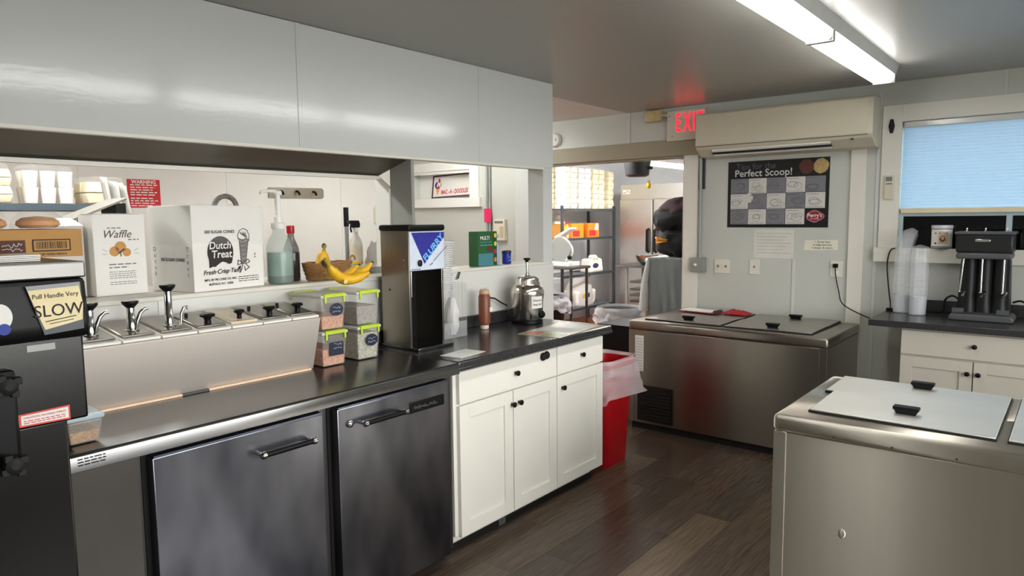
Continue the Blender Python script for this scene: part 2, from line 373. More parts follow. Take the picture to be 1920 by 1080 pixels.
B().box(-.948, .443, BY + .004, BY + .03, 1.545, 1.578).o('blind_bottom_rail', mat('blind_rail_cream', (226, 212, 178), .5), win, bevel=.004)
DGL = mat('black_outdoor_glass', (6, 7, 9), .05, var=0, spec=.3)
B().box(-.935, -.372, BY + .05, BY + .056, 1.315, 1.53).o('lower_pane', DGL, win); B().box(-.342, .43, BY + .06, BY + .066, 1.315, 1.53).o('lower_pane', DGL, win)
B().box(-.935, .43, BY + .055, BY + .058, 1.55, 2.14).o('upper_pane', mat('clear_window_glass', (240, 245, 250), .02, alpha=.08), win)
# ---- side room beyond the pass-through, and the far room beyond the doorway
struct(B().box(-6.1, -6.0, -1.4, BY + T, 0, CZ).o('wall_side_room', WARM), 'cream wall of the side room')
struct(B().box(-6.1, -2.9, -1.5, -1.4, 0, CZ).o('wall_side_room_front', WARM))
struct(B().box(-6.1, -2.9, -1.4, BY + .06, -.06, 0).o('floor_side_room', RFLO))
struct(B().box(-6.1, -3.0, -1.4, BY + T, CZ, CZ + .08).o('ceiling_side_room', WARM))
struct(B().box(-6.1, -1.7, BY + .06, 9.95, -.06, 0).o('floor_far_room', RFLO), 'red brown floor of the far room')
struct(B().box(-6.1, -1.7, BY + T, 9.95, CZ, CZ + .08).o('ceiling_far_room', mat('far_ceiling_white', (236, 236, 236), .5)))
FWH = mat('far_room_white_wall', (232, 234, 236), .45, var=.02)
struct(B().box(-6.1, -6.0, BY + T, 9.95, 0, CZ).o('wall_far_room_left', FWH)); struct(B().box(-6.1, -1.6, 9.85, 9.95, 0, CZ).o('wall_far_room_back', FWH)); struct(B().box(-1.7, -1.6, BY + T, 9.95, 0, CZ).o('wall_far_room_right', FWH))
struct(B().box(-3.0, -2.98, -1.4, 2.5, 1.77, CZ).o('wall_side_room_header', WARM))
for yb in (.9, 2.1, 3.3, 4.55): trim(B().box(-6.0, -5.994, yb - .012, yb + .012, 0, CZ), WARM, 0.001)
# boxed window of the side room (the sign stands in it)
w2 = bpy.data.objects.new('window_2', None); COL.objects.link(w2); w2.location = (-5.2, BY, 1.7); ORG_OF['window_2'] = Vector(w2.location); struct(w2, 'cream boxed window with a sign in the side room')
c = B(); c.box(-4.79, -4.67, BY - .025, BY, 1.70, 2.12); c.box(-5.72, -5.62, BY - .025, BY, 1.70, 2.12); c.box(-5.62, -4.79, BY - .025, BY, 2.03, 2.12)
c.o('casing', WARM, w2, bevel=.002); B().box(-5.75, -4.64, BY - .045, BY, 1.655, 1.75).o('window_sill', WARM, w2, bevel=.003)
B().box(-5.62, -4.79, BY - .01, BY + .01, 2.0, 2.03).o('head_board', WARM, w2); B().box(-5.62, -4.79, BY + .09, BY + T, 1.74, 2.03).o('back_board', WARM, w2)
# ---- fluorescent strips
def strip(label, x, y0, y1, m, cats='ceiling light', grp=None, CZ=CZ, rods=0):
    r = thing('fluorescent_fixture', label, cats, (x, (y0 + y1) / 2, CZ - .085), 0, grp)
    B().prism([(x - .075, CZ), (x + .075, CZ), (x + .06, CZ - .055), (x - .06, CZ - .055)], y0, y1, 1).o('housing', mat('fixture_enamel', (214, 216, 214), .35), r)
    for yy in ((y0 + .2, y1 - .2) if rods else ()): B().cyl((x, yy, CZ), (x, yy, CZ + rods), .006, n=8).o('hanging_rod', GAL, r)
    n = max(1, round((y1 - y0) / 1.25)); s_ = (y1 - y0) / n
    for k in range(n):
        a, e = y0 + s_ * k + .025, y0 + s_ * (k + 1) - .025
        for sx in (-1, 1):
            tb = B().cyl((x + sx * .04, a + .015, CZ - .082), (x + sx * .04, e - .015, CZ - .082), .0165, n=12).o('tube', m, r)
            for q0, q1 in ((a - .006, a + .015), (e - .015, e + .006)): B().cyl((x + sx * .04, q0, CZ - .082), (x + sx * .04, q1, CZ - .082), .015, n=12).o('end_cap', CHR, tb)
        for yy in (a - .012, e + .012): B().box(x - .058, x + .058, yy - .006, yy + .006, CZ - .1, CZ - .05).o('lamp_holder', WHT, r)
    return r
strip('twin tube fluorescent strip on the shop ceiling, the far one ending near the window wall', -.955, 2.07, 4.63, TUBM, grp='shop ceiling strips')
strip('twin tube fluorescent strip on the shop ceiling, the near one running overhead out of view', -.955, .75, 2.03, TUBM, grp='shop ceiling strips')
strip('warm fluorescent strip lighting the side room behind the pass-through, near end', -3.75, -.4, 2.1, TUBM2, grp='side room strips')
strip('warm fluorescent strip lighting the side room behind the pass-through, far end', -4.5, 3.75, 4.98, TUBM2, grp='side room strips')
strip('fluorescent strip on the far room ceiling, seen through the doorway', -4.12, 7.35, 8.75, TUBM3, grp='far room strips', CZ=2.26, rods=.14)
strip('unseen fluorescent strip added to brighten the far room near the storage rack', -4.75, 5.6, 6.85, TUBM3, grp='far room strips')  # extra lamp out of view, added to brighten the far room
# ================================================================== LEFT SIDE: soft serve machine, cooler, toppings
def knob(parent, p, axis='x', r=.014, name='knob', m=BLK):
    b = B(); prof = [(.006, 0), (.006, .008), (r * .75, .012), (r, .019), (r * .9, .024), (r * .4, .027)]
    return b.lathe(prof if axis == 'x' else [(a, -h) for a, h in prof], p, 16, ax=0 if axis == 'x' else 1).o(name, m, parent)
# ---- soft serve machine
mx0 = -1.95
r = thing('soft_serve_machine', 'tall dark steel soft serve machine at the left edge with a handwritten note', 'machine', (-2.2, .25, 0))
DSS = mat('dark_machine_steel', (70, 70, 69), .25, 1., var=.08, vs=3, rvar=.08, bump=.02, bs=30)
B().box(-2.6, mx0, -.15, .617, .08, 1.05).o('lower_body', DSS, r, bevel=.006)
B().box(-2.6, mx0 + .004, -.15, .664, 1.045, 1.28).o('upper_body', DSS, r, bevel=.006)
B().box(-2.58, mx0 - .03, -.12, .6, 0, .08).o('plinth', BLKM, r)
hd = B().prism([(-2.5, 1.27), (mx0 + .07, 1.262), (mx0 + .082, 1.29), (mx0 + .07, 1.408), (-2.5, 1.408)], -.15, .656, 1).o('head', BLK, r, bevel=.012)
B().box(-2.6, mx0 + .075, -.16, .655, 1.408, 1.447).o('top_rail', mat('rail_grey_steel', (120, 119, 116), .35, 1., var=.1, vs=6, stretch=(1, 1, .1)), r, bevel=.004)
nx = mx0 + .084
nb = B(FX(nx, 0, 0)); nb.flat([(.525, 1.395), (.637, 1.398), (.640, 1.285), (.556, 1.279)], 0); 
sl = nb.o('note_sleeve', mat('clear_note_sleeve', (90, 92, 96), .15), hd)
nb = B(FX(nx + .0006, 0, 0)); nb.flat([(.528, 1.385), (.634, 1.389), (.641, 1.345), (.638, 1.307), (.558, 1.291), (.545, 1.33)], 0)
pn = nb.o('note', NOTE, hd)
TN = FX(nx + .0010, .59, 1.34)
for body, sz, u, v in (('Pull Handle Very', .0155, -.006, .030), ('SLOW!', .040, .004, -.006)):
    text(hd, body, sz, TN, INK, u, v, rot=.02, sx=.92)
ul = B(TN); ul.ribbon([(-.030, -.030), (.034, -.022)], .002); ul.ribbon([(-.022, -.036), (.028, -.030)], .0015); ul.o('underline', INK, hd)
bd = B(FX(nx, .498, 1.33)); bd.disc((-.026, 0), .024, .0006, ry=.03); bd.o('badge', PAPER, hd)
bd = B(FX(nx, .498, 1.30)); bd.disc((-.02, .002), .013, .0012); bd.o('badge_seal', BLUEI, hd)
db = B().box(mx0 + .004, mx0 + .04, .30, .506, .97, 1.20).o('freezer_door', BLK, r, bevel=.01)
for zc in (1.17, .985):
    k = B(); k.lathe([(.012, 0), (.012, .03), (.02, .032), (.02, .055), (.008, .06)], (mx0 + .03, .478, zc), 14, ax=0)
    for a in (.5, 2.1, 3.7, 5.3): k.box(mx0 + .062, mx0 + .085, .478 + .022 * math.cos(a) - .008, .478 + .022 * math.cos(a) + .008, zc + .022 * math.sin(a) - .008, zc + .022 * math.sin(a) + .008)
    k.o('star_knob', BLKM, r, bevel=.002)
lb = B(FX(mx0 + .0048, 0, 0)); lb.flat([(.512, 1.052), (.622, 1.050), (.622, 1.086), (.512, 1.083)], 0); lo = lb.o('caution_label', mat('caution_red', (222, 70, 56), .5), r)
lb = B(FX(mx0 + .0054, 0, 0)); lb.flat([(.517, 1.056), (.618, 1.054), (.618, 1.082), (.517, 1.079)], 0); lb.o('label_face', PAPER, lo)
text(lo, 'CAUTION: MOVING PARTS', .0075, FX(mx0 + .0056, .567, 1.073), REDP, shear=.1)
lb = B(FX(mx0 + .0058, .522, 1.057))
for q in range(2): dashes(lb, 0, .002 + q * .005, .088, .0034, q)
lb.o('fine_print', REDP, lo)
lb = B(FX(mx0 + .005, .55, 1.235)); lb.quad(-.01, .05, -.004, .012); lb.o('small_label', GAL, r)
# ---- things on the machine
cb = thing('cardboard_box', 'brown cardboard box with a barcode on top of the soft serve machine', 'box', (-2.3, .5, 1.448))
B().box(-2.46, -2.15, .25, .748, 1.448, 1.522).o('carton', KRAFT, cb, bevel=.002)
lb = B(FX(-2.1492, .60, 1.47)); lb.quad(.028, .118, -.006, .026); lb.o('barcode_frame', INK, cb)
lb = B(FX(-2.1486, .60, 1.47)); lb.quad(.031, .115, -.003, .023); lb.o('barcode_field', KRAFT, cb)
lb = B(FX(-2.1482, .60, 1.47)); rr = random.Random(4); u = .036
while u < .11: wv = rr.choice([.001, .0015, .0025]); lb.quad(u, u + wv, .001, .020); u += wv + rr.choice([.0012, .002])
lb.o('barcode', INK, cb)
lb = B(FX(-2.1486, .55, 1.47)); lb.quad(-.05, .062, -.008, .025); lb.o('printed_patch', mat('brown_print', (84, 44, 34), .7), cb)
lb = B(FX(-2.148, .55, 1.47)); squiggle(lb, .01, .012, .045, 12, .006, .0012, 3); squiggle(lb, .01, 0, .045, 12, .004, .0012, 5); lb.o('script_print', PAPER, cb)
text(cb, '0 87 40400 70010 0', .008, FX(-2.1486, .675, 1.456), INK)
def bun(name, label, c, rz):
    o = thing('bread_roll', label, 'bread', c, rz, 'bread rolls on the cardboard box')
    B().lathe([(.004, .002), (.034, .003), (.043, .011), (.041, .022), (.03, .031), (.004, .035)], (0, 0, 0), 22, sx=1, sy=1.25).o('roll', BUN, o)
    def fn(u, v):
        a = u * 2 * math.pi; h = .052 * math.sin(v * math.pi / 2) ; rad = .05 * math.cos(v * math.pi / 2) ** .6 + .002
        rad *= 1 + .16 * nz(math.cos(a) * 2, math.sin(a) * 2, v * 3 + c[1] * 9, 1.3)
        return (rad * math.cos(a), rad * 1.25 * math.sin(a), .001 + h)
    B().grid(fn, 30, 8).o('bag', FILM, o)
bun('b', 'seeded bread roll in a clear bag on the cardboard box, the right one', (-2.24, .672, 1.523), .06)
bun('b', 'bread roll in a clear bag on the cardboard box, the left one', (-2.24, .545, 1.523), -.04)
ps = thing('paper_stack', 'loose white papers lying on the soft serve machine top', 'paper', (-2.02, .5, 1.448))
for k in range(4): B(FZ(-2.0, .46, 1.4484 + k * .004, .03 * k - .05)).box(-.05, .05, -.16, .125, 0, .003).o('sheet', PAPER, ps)
# ---- undercounter cooler
cx = -2.08
r = thing('undercounter_cooler', 'low stainless undercounter cooler with two smudged doors and a steel worktop', 'cooler', (-2.4, 1.4, 0))
B().box(-2.685, cx - .05, .64, 2.165, .06, .875).o('cabinet', mat('cooler_side_steel', (110, 108, 106), .4, 1., var=.06), r)
B().box(-2.68, cx - .09, .66, 2.15, 0, .06).o('plinth', BLKM, r)
wt = B().prism([(-2.705, .875), (cx + .007, .866), (cx + .0035, .907), (cx - .004, .914), (-2.705, .915)], .632, 2.168, 1).o('worktop', SST, r, bevel=.001)
lb = B(lambda u, v, w: (cx + .0072 - (v) * .13 + w, .672 + u, .89 + v)); 
for q in range(3): dashes(lb, 0, .008 - q * .008, .07, .005, q + 9)
lb.o('edge_print', INK, wt)
B().box(cx - .05, cx - .028, .645, .84, .07, .862).o('side_panel', mat('panel_steel', (112, 110, 107), .3, 1., var=.06, rvar=.08), r, bevel=.002)
def cdoor(y0, y1, hy0, hy1, hz):
    d = B().box(cx - .05, cx, y0, y1, .07, .847).o('door', SSD, r, bevel=.003)
    B().box(cx - .06, cx - .045, y0 - .014, y1 + .014, .062, .864).o('gasket', BLKM, r)
    B().box(cx - .045, cx + .001, y0 + .004, y1 - .004, .847, .8535).o('top_lip', mat('lip_steel', (120, 128, 146), .3, 1.), d)
    h = B(); h.tube([(cx + .036, hy0, hz), (cx + .036, hy1, hz)], .0095, 14); ho = h.o('handle', BLK, d)
    for yy in (hy0 - .006, hy1 + .006):
        e = B(); e.lathe([(.008, -.01), (.0125, -.006), (.0125, .006), (.008, .01)], (cx + .036, yy, hz), 14, ax=1); e.cyl((cx, yy, hz), (cx + .036, yy, hz), .007, n=10)
        e.o('handle_post', CHR, d)
    return d
cdoor(.868, 1.462, 1.21, 1.392, .772)
d2 = cdoor(1.525, 2.102, 1.632, 1.822, .779)
B().lathe([(.014, 0), (.014, .008), (.01, .012), (.004, .013)], (cx, 1.578, .783), 16, ax=0).o('lock', CHR, d2)
np_ = B().box(cx, cx + .005, 1.878, 2.072, .752, .797).o('nameplate', BLK, d2, bevel=.002)
lb = B(FX(cx + .0054, 1.895, .774)); squiggle(lb, 0, 0, .13, 26, .008, .0016, 8); squiggle(lb, .02, -.004, .12, 22, .005, .0012, 2); lb.o('name_print', GINK, d2)
# ---- topping rail
r = thing('topping_rail', 'long stainless topping rail with seven wells standing on the cooler top', 'topping rail', (-2.58, 1.27, .915))
Y0, Y1 = .815, 1.712
B().prism([(-2.49, .916), (-2.425, 1.135), (-2.425, 1.139), (-2.69, 1.175), (-2.70, .916)], Y0, Y1, 1).o('casing', SSR, r, bevel=.002)
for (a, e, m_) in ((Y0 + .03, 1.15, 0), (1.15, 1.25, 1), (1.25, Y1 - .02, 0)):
    B().box(-2.487, -2.474, a, e, .9155, .9225).o('reflection_strip', [mat('peach_reflection', (255, 222, 190), .35, var=.08, vs=20), DGR][m_], r)  # peach colour stands in for a warm reflection in the gap under the rail
N7 = 7; ww = (Y1 - Y0) / N7
def slope(x): return 1.139 + (-2.425 - x) / .265 * .036
def TS(yc):                      # frame lying on the tilted rail top: u along +Y, v towards the wall
    return lambda u, v, w: (-2.432 - v, yc + u, slope(-2.432 - v) + w)
names = []
for k in range(N7):
    yc = Y0 + ww * (k + .5); T_ = TS(yc); pump = k < 3
    w_ = thing('topping_pump' if pump else 'topping_well',
               ['steel syrup pump with an olive topped black knob, leftmost in the topping rail', 'steel syrup pump second from the left in the topping rail', 'tall raised syrup pump third in the topping rail',
                'steel well lid with a wide black knob beside the tall pump', 'stained clear well lid with a small black knob in the topping rail', 'steel well lid with an olive topped knob second from the bins', 'steel well lid with a black knob nearest the storage bins'][k],
               'pump' if pump else 'lid', (-2.55, yc, slope(-2.55)), 0, 'syrup pumps in the topping rail' if pump else 'lids in the topping rail')
    w_.name = w_.name
    B(T_).box(-ww / 2 + .002, ww / 2 - .002, .0, .235, .0005, .010).o('insert_rim', WHT, w_, bevel=.003)
    lm = mat('stained_clear_lid', (214, 184, 140), .3, var=.3, vs=14, rgb2=(226, 220, 208)) if k == 4 else SSLD
    B(T_).box(-ww / 2 + .009, ww / 2 - .009, .022, .232, .010, .020).o('lid', lm, w_, bevel=.006)
    zc = lambda h: T_(0, .075, h)
    if pump:
        h = [.085, .08, .125][k]
        c0 = T_(0, .08, .018)
        B().lathe([(.024, 0), (.024, .004), (.0145, .006), (.0145, .045), (.013, .047), (.013, h)], c0, 18).o('cylinder', CHR, w_)
        B().lathe([(.012, h - .012), (.013, h), (.024, h + .012), (.027, h + .017), (.026, h + .023)], c0, 20).o('knob', BLK, w_)
        B().lathe([(.022, h + .023), (.02, h + .0245), (.004, h + .025)], c0, 20).o('knob_cap', mat('olive_cap', (124, 106, 34), .5) if k == 0 else DGR, w_)
        px, py, pz = c0
        if k < 2: B().tube([(px + .012, py + .008, pz + .0), (px + .014, py + .014, pz + .03), (px + .014, py + .026, pz + .06), (px + .015, py + .04, pz + .073), (px + .016, py + .052, pz + .074)], [.006, .007, .007, .0065, .006], 12).o('spout', CHR, w_)
        else: B().tube([(px + .012, py + .035, pz), (px + .012, py + .038, pz + .04), (px + .012, py + .048, pz + .062), (px + .012, py + .06, pz + .064), (px + .012, py + .064, pz + .056)], .0055, 12).o('spout', CHR, w_)
    else:
        c0 = T_(0, [0, 0, 0, .055, .06, .06, .06][k], .018); sc = [0, 0, 0, 1.1, .8, 1, .95][k]
        B().lathe([(.012 * sc, 0), (.010 * sc, .012), (.013 * sc, .02), (.024 * sc, .026), (.025 * sc, .032), (.02 * sc, .036)], c0, 20).o('knob', BLK, w_)
        B().lathe([(.02 * sc, .036), (.018 * sc, .0372), (.003, .0375)], c0, 18).o('knob_cap', mat('olive_cap2', (120, 116, 46), .5) if k == 5 else DGR, w_)
        if k != 4: B().box(T_(0, .17, 0)[0] - .006, T_(0, .17, 0)[0] + .006, yc - .028, yc - .02, T_(0, .17, 0)[2] + .02, T_(0, .17, 0)[2] + .032).o('ladle_slot', BLKM, w_)
        pl = B(T_); pl.ribbon([(-.04, .03), (.04, .03), (.045, .04), (.045, .2), (-.045, .2), (-.045, .04), (-.04, .03)], .003, z=.0205); pl.o('lid_crease', CHR, w_)
# ---- nut container beside the machine
r = thing('nut_container', 'small clear container of chopped nuts with a pale lid beside the soft serve machine', 'container', (-2.24, .72, .915))
B().taper((-2.245, .722), .17, .075, .2, .092, .9165, .985).o('tub', mat('clear_tub', (222, 220, 212), .2, alpha=.28), r, bevel=.006)
B().taper((-2.245, .722), .16, .068, .175, .078, .919, .952).o('nuts', NUT, r, bevel=.004)['kind'] = 'stuff'
B().box(-2.35, -2.14, .672, .772, .985, 1.003).o('lid', mat('pale_blue_lid', (196, 214, 222), .3, alpha=.8), r, bevel=.006)
# ---- storage bins 2 x 2
fillm = [PNUT, SPRK, PNUT, GRYT]
BL = ['clear bin of pink nut topping with a square black label, standing on the cooler top',
      'clear bin of pale sprinkles with an oval label, standing on the cooler top',
      'clear bin with an oval label stacked on the pink nut bin',
      'clear bin of grey crumbs without label stacked on the sprinkle bin']
def bin_(label, yc, z0, fm, fh, lab, w=.135):
    x1 = -2.452; r = thing('storage_bin', label, 'bin', (x1 - .11, yc, z0), 0, 'clear storage bins with lime clips')
    B().taper((x1 - .11, yc), .20, w - .022, .22, w - .008, z0 + .001, z0 + .138).o('tub', TUBP, r, bevel=.008)
    B().taper((x1 - .11, yc), .192, w - .03, .2, w - .02, z0 + .004, z0 + fh).o('filling', fm, r, bevel=.005)['kind'] = 'stuff'
    B().box(x1 - .225, x1 + .004, yc - w / 2, yc + w / 2, z0 + .138, z0 + .152).o('lid', mat('bin_lid_plastic', (222, 220, 212), .3, alpha=.85), r, bevel=.005)
    for sx in (0, 1):
        X = x1 + .006 if sx == 0 else x1 - .229; q = 1 if sx == 0 else -1
        cl = B(); cl.box(X - .004, X + .004, yc - .052, yc + .052, z0 + .142, z0 + .151)
        for e in (-.052, .043): cl.box(X - .003, X + .004, yc + e, yc + e + .009, z0 + .118, z0 + .145)
        cl.box(X - .02 * q - .002, X + .003, yc - .052, yc + .052, z0 + .151, z0 + .156)
        cl.o('clip', LIME, r, bevel=.0015)
    F_ = FX(x1 + .0012, yc, z0 + .075)
    if lab:
        lb = B(F_)
        if lab == 'oval': lb.disc((.012, .012), .034, .0006, ry=.027)
        else: lb.flat([(-.03, -.028), (.042, -.028), (.042, .026), (.038, .03), (-.026, .03), (-.03, .026)])
        lo_ = lb.o('label', mat('navy_label', (28, 36, 56), .4), r)
        s_ = B(FX(x1 + .002, yc, z0 + .075)); squiggle(s_, -.008, .018, .04, 9, .006, .0016, int(yc * 99)); squiggle(s_, -.01, .004, .042, 9, .005, .0016, int(yc * 57)); s_.o('chalk_writing', mat('chalk', (190, 206, 226), .8), r)
ya, yb = 1.800, 1.985
bin_(BL[0], ya, .916, PNUT, .075, 'sq'); bin_(BL[1], yb, .916, SPRK, .12, 'oval')
bin_(BL[2], ya, 1.073, PNUT, .06, 'oval'); bin_(BL[3], yb, 1.073, GRYT, .085, None)
# ---- bananas
def banana(parent, p0, d, up, L=.19, bend=.07, R=.018, name='banana', tipf=1.):
    d = Vector(d).normalized(); up = Vector(up); up = (up - d * up.dot(d)).normalized(); P = Vector(p0)
    pts, rs = [], []
    for k in range(15):
        t_ = k / 14; pts.append(P + d * (L * t_) - up * bend * math.sin(math.pi * t_) ); rs.append(R * (.32 if t_ < .07 else min(1, .35 + (t_ - .05) * 4.2)) * (1 if t_ < .8 else max(.25, 1 - (t_ - .8) * 3.6)))
    b = B().tube(pts, rs, 7).o(name, BAN, parent, ang=70)
    B().cyl(pts[-1] - d * .002, pts[-1] + (pts[-1] - pts[-2]).normalized() * .006, R * .33, R * .26, 8).o('tip', BANT, b)
    B().tube([pts[0] - (pts[1] - pts[0]).normalized() * .022, pts[0], pts[1]], [R * .34, R * .34, R * .45], 8).o('stem', BANG, b)
    return b
r = thing('banana_bunch', 'ripe banana bunch lying on top of the storage bins', 'bananas', (-2.5, 1.9, 1.233))
banana(r, (-2.49, 1.80, 1.35), (.05, 1.0, -.02), (.25, .05, 1), .235, .075, .0225)
banana(r, (-2.51, 1.80, 1.35), (-.1, 1.0, -.08), (0, .1, 1), .20, .055, .021)
banana(r, (-2.475, 1.79, 1.36), (.12, 1.0, -.26), (.3, -.1, 1), .215, .055, .0225)
B().ell((-2.49, 1.787, 1.358), (.013, .013, .017), 10, 7).o('crown', BANT, r)
B().lathe([(.010, .0), (.008, .0015), (.001, .002)], (-2.4445, 1.86, 1.275), 14, ax=0).o('fruit_sticker', mat('sticker_yellow', (244, 214, 130), .5), r)
# ---- things on the long ledge (z 1.257)
LZ = 1.2575
r = thing('waffle_cup_carton', 'tall white carton printed with waffle cups on the ledge', 'box', (-2.885, 1.135, LZ), .02)
LWX = .0
wx, wy, wh = .13, .19, .312
B().box(-wx, 0, -wy / 2, wy / 2, 0, wh).o('carton', CARDW, r, bevel=.002)
for (u0, u1) in ((-.1, -.005), (.005, .1)): B().prism([(-.12, wh), (-.005, wh + .002), (-.12, wh + .004)], u0, u1, 1).o('flap', CARDW, r)
F_ = FX(.0004, 0, 0)
text(r, 'Waffle', .042, F_, mat('brown_script', (92, 62, 60), .6), -.012, .235, shear=.35, sx=.95)
lb = B(F_); dashes(lb, -.045, .258, .05, .006, 3); dashes(lb, .03, .212, .04, .007, 4); lb.o('small_print', GINK, r)
for (u, v, q) in ((-.022, .17, .019), (.022, .165, .016), (0, .187, .021)): lb = B(F_); lb.disc((u, v), q); lb.o('waffle_print', mat('waffle_tan', (206, 150, 76), .6), r)
lb = B(FX(.0012, 0, 0)); lb.ribbon([(-.008, .162), (.012, .178)], .004); lb.ribbon([(0, .15), (0, .165)], .003)
for a in (-.05, .05): lb.ribbon([(a, .17), (a * 1.3, .18)], .001); lb.ribbon([(a, .16), (a * 1.35, .16)], .001)
lb.o('print_lines', INK, r)
lb = B(F_)
for q in range(2): dashes(lb, -.045, .118 - q * .012, .1 - q * .03, .007, q + 20)
for q in range(6): dashes(lb, -.045, .09 - q * .008 - (.008 if q > 3 else 0), .098, .004, q + 30)
lb.o('text_block', GINK, r)
# side carton of plain cups next to it
r = thing('plain_carton', 'plain grey white carton behind the waffle cup carton', 'box', (-2.93, .97, LZ), .02)
B().box(-.12, 0, -.09, .055, 0, .27).o('carton', mat('grey_card', (214, 208, 200), .6), r, bevel=.002)
B().prism([(-.10, .268), (.02, .268), (.02, .271), (-.10, .30)], -.09, .05, 1).o('flap', CARDW, r)
# big sugar cone carton
r = thing('sugar_cone_carton', 'large white sugar cone carton with black round print wrapped in clear film', 'box', (-2.718, 1.335, LZ), .17)
bw, bd, bh = .345, .27, .345
B().box(-bd, 0, 0, bw, 0, bh).o('carton', CARDW, r, bevel=.002)
def wrap(u, v):
    a = u * 4; i = int(min(a, 3.999)); f_ = a - i
    cs = [(-bd - .004, -.004), (.004, -.004), (.004, bw + .004), (-bd - .004, bw + .004), (-bd - .004, -.004)]
    x_, y_ = [p + (q - p) * f_ for p, q in zip(cs[i], cs[i + 1])]
    n_ = .005 * nz(u * 26, v * 9, 0) + .003
    zb = bh * (.55 + .06 * nz(u * 9, 3, 1)); z_ = zb + (bh + .006 - zb) * v
    return (x_ + n_ * (1 if i == 1 else (-1 if i == 3 else 0)), y_ + n_ * (-1 if i == 0 else (1 if i == 2 else 0)), z_ + .004 * nz(u * 30, v * 5, 4) * v)
B().grid(wrap, 120, 12).o('film_wrap', FILM, r)
F_ = FX(.0012, 0, 0); DKB = mat('brown_black_print', (42, 34, 32), .6)
lb = B(F_); pts = [(.128 + .062 * math.cos(a), .155 + .066 * math.sin(a)) for a in [math.radians(-25 + 230 * k / 30) for k in range(31)]]
pts += [(.072, .092), (.088, .098), (.10, .096), (.118, .108), (.135, .116), (.152, .112), (.166, .104), (.180, .108), (.186, .126)]
lb.flat(pts); lb.o('emblem', DKB, r)
text(r, 'Dutch', .042, FX(.002, 0, 0), CARDW, .126, .182, shear=.1, off=.0006); text(r, 'Treat', .044, FX(.002, 0, 0), CARDW, .132, .146, shear=.1, off=.0006)
text(r, '300 SUGAR CONES', .017, F_, DKB, .128, .238, off=.0004); text(r, 'Fresh·Crisp·Tasty', .026, F_, DKB, .135, .076, shear=.3, off=.0005, rot=.02)
text(r, 'MFG. BY PIE CONE CO. INC.', .0125, F_, DKB, .125, .044, off=.0003); text(r, 'BUFFALO, N.Y. 14206', .0125, F_, DKB, .125, .026, off=.0003)
lb = B(F_); 
for q in range(3): dashes(lb, .21, .046 - q * .009, .105, .005, q)
lb.ribbon([(.30, .135), (.30, .145)], .003); lb.ribbon([(.297, .128), (.303, .128)], .003); lb.o('fine_print', DKB, r)
lb = B(F_); lb.flat([(.222, .205), (.268, .205), (.250, .10), (.228, .10)]); lb.o('cone_print', mat('grey_cone_print', (140, 136, 132), .6), r)
lb = B(FX(.0018, 0, 0))
lb.ribbon([(.218, .205), (.216, .225), (.226, .243), (.245, .25), (.264, .243), (.274, .222), (.272, .2), (.262, .19)], .0028); lb.ribbon([(.22, .208), (.24, .2), (.255, .208), (.272, .2)], .004)
lb.ribbon([(.222, .205), (.228, .1)], .002); lb.ribbon([(.268, .2), (.25, .1)], .002)
for s_ in range(7): lb.ribbon([(.228 + .004 * s_, .235 - .004 * (s_ % 3)), (.232 + .005 * s_, .228 - .003 * s_ % 4)], .003)
for s_ in range(5): lb.ribbon([(.226 + .001 * s_, .19 - .018 * s_), (.262 - .002 * s_, .182 - .018 * s_)], .0012); lb.ribbon([(.262 - .002 * s_, .195 - .018 * s_), (.228 + .001 * s_, .18 - .018 * s_)], .0012)
lb.ribbon([(.232, .108), (.212, .118), (.21, .098), (.235, .104), (.262, .12), (.272, .108), (.25, .1), (.268, .085), (.246, .072), (.244, .09)], .003); lb.ribbon([(.236, .1), (.222, .066)], .003); lb.flat([(.212, .09), (.226, .095), (.222, .08), (.21, .078)])
lb.o('cone_drawing', DKB, r)
FL = FY(0, -.0012, 0)
text(r, '300 SUGAR CONES', .018, FL, DKB, -.125, .128, off=.0004)
for ch, v in zip('Dutch', (.17, .145, .12, .095, .07)): text(r, ch, .024, FL, DKB, -.238, v)
for ch, v in zip('Treat', (.17, .145, .12, .095, .07)): text(r, ch, .024, FL, DKB, -.03, v)
lb = B(FL); lb.flat([(-.19, .142), (-.16, .158), (-.158, .154), (-.186, .138)]); lb.flat([(-.118, .14), (-.112, .14), (-.113, .17), (-.117, .17)]); lb.o('film_tear', FILM, r)
r = thing('tote_bag', 'dark tote with a black braided loop handle behind the sugar cone carton', 'bag', (-3.1, 1.68, LZ))
B().box(-3.14, -3.06, 1.60, 1.78, LZ, 1.60).o('tote_body', mat('dark_tote', (60, 58, 54), .8), r, bevel=.02)
B().tube([(-3.1, 1.69 + .055 * math.cos(a), 1.6 + .055 * math.sin(a)) for a in [math.pi * k / 14 for k in range(15)]], .012, 10).o('loop', mat('black_braid', (30, 28, 28), .7, var=.6, vs=90, rgb2=(150, 146, 140)), r)
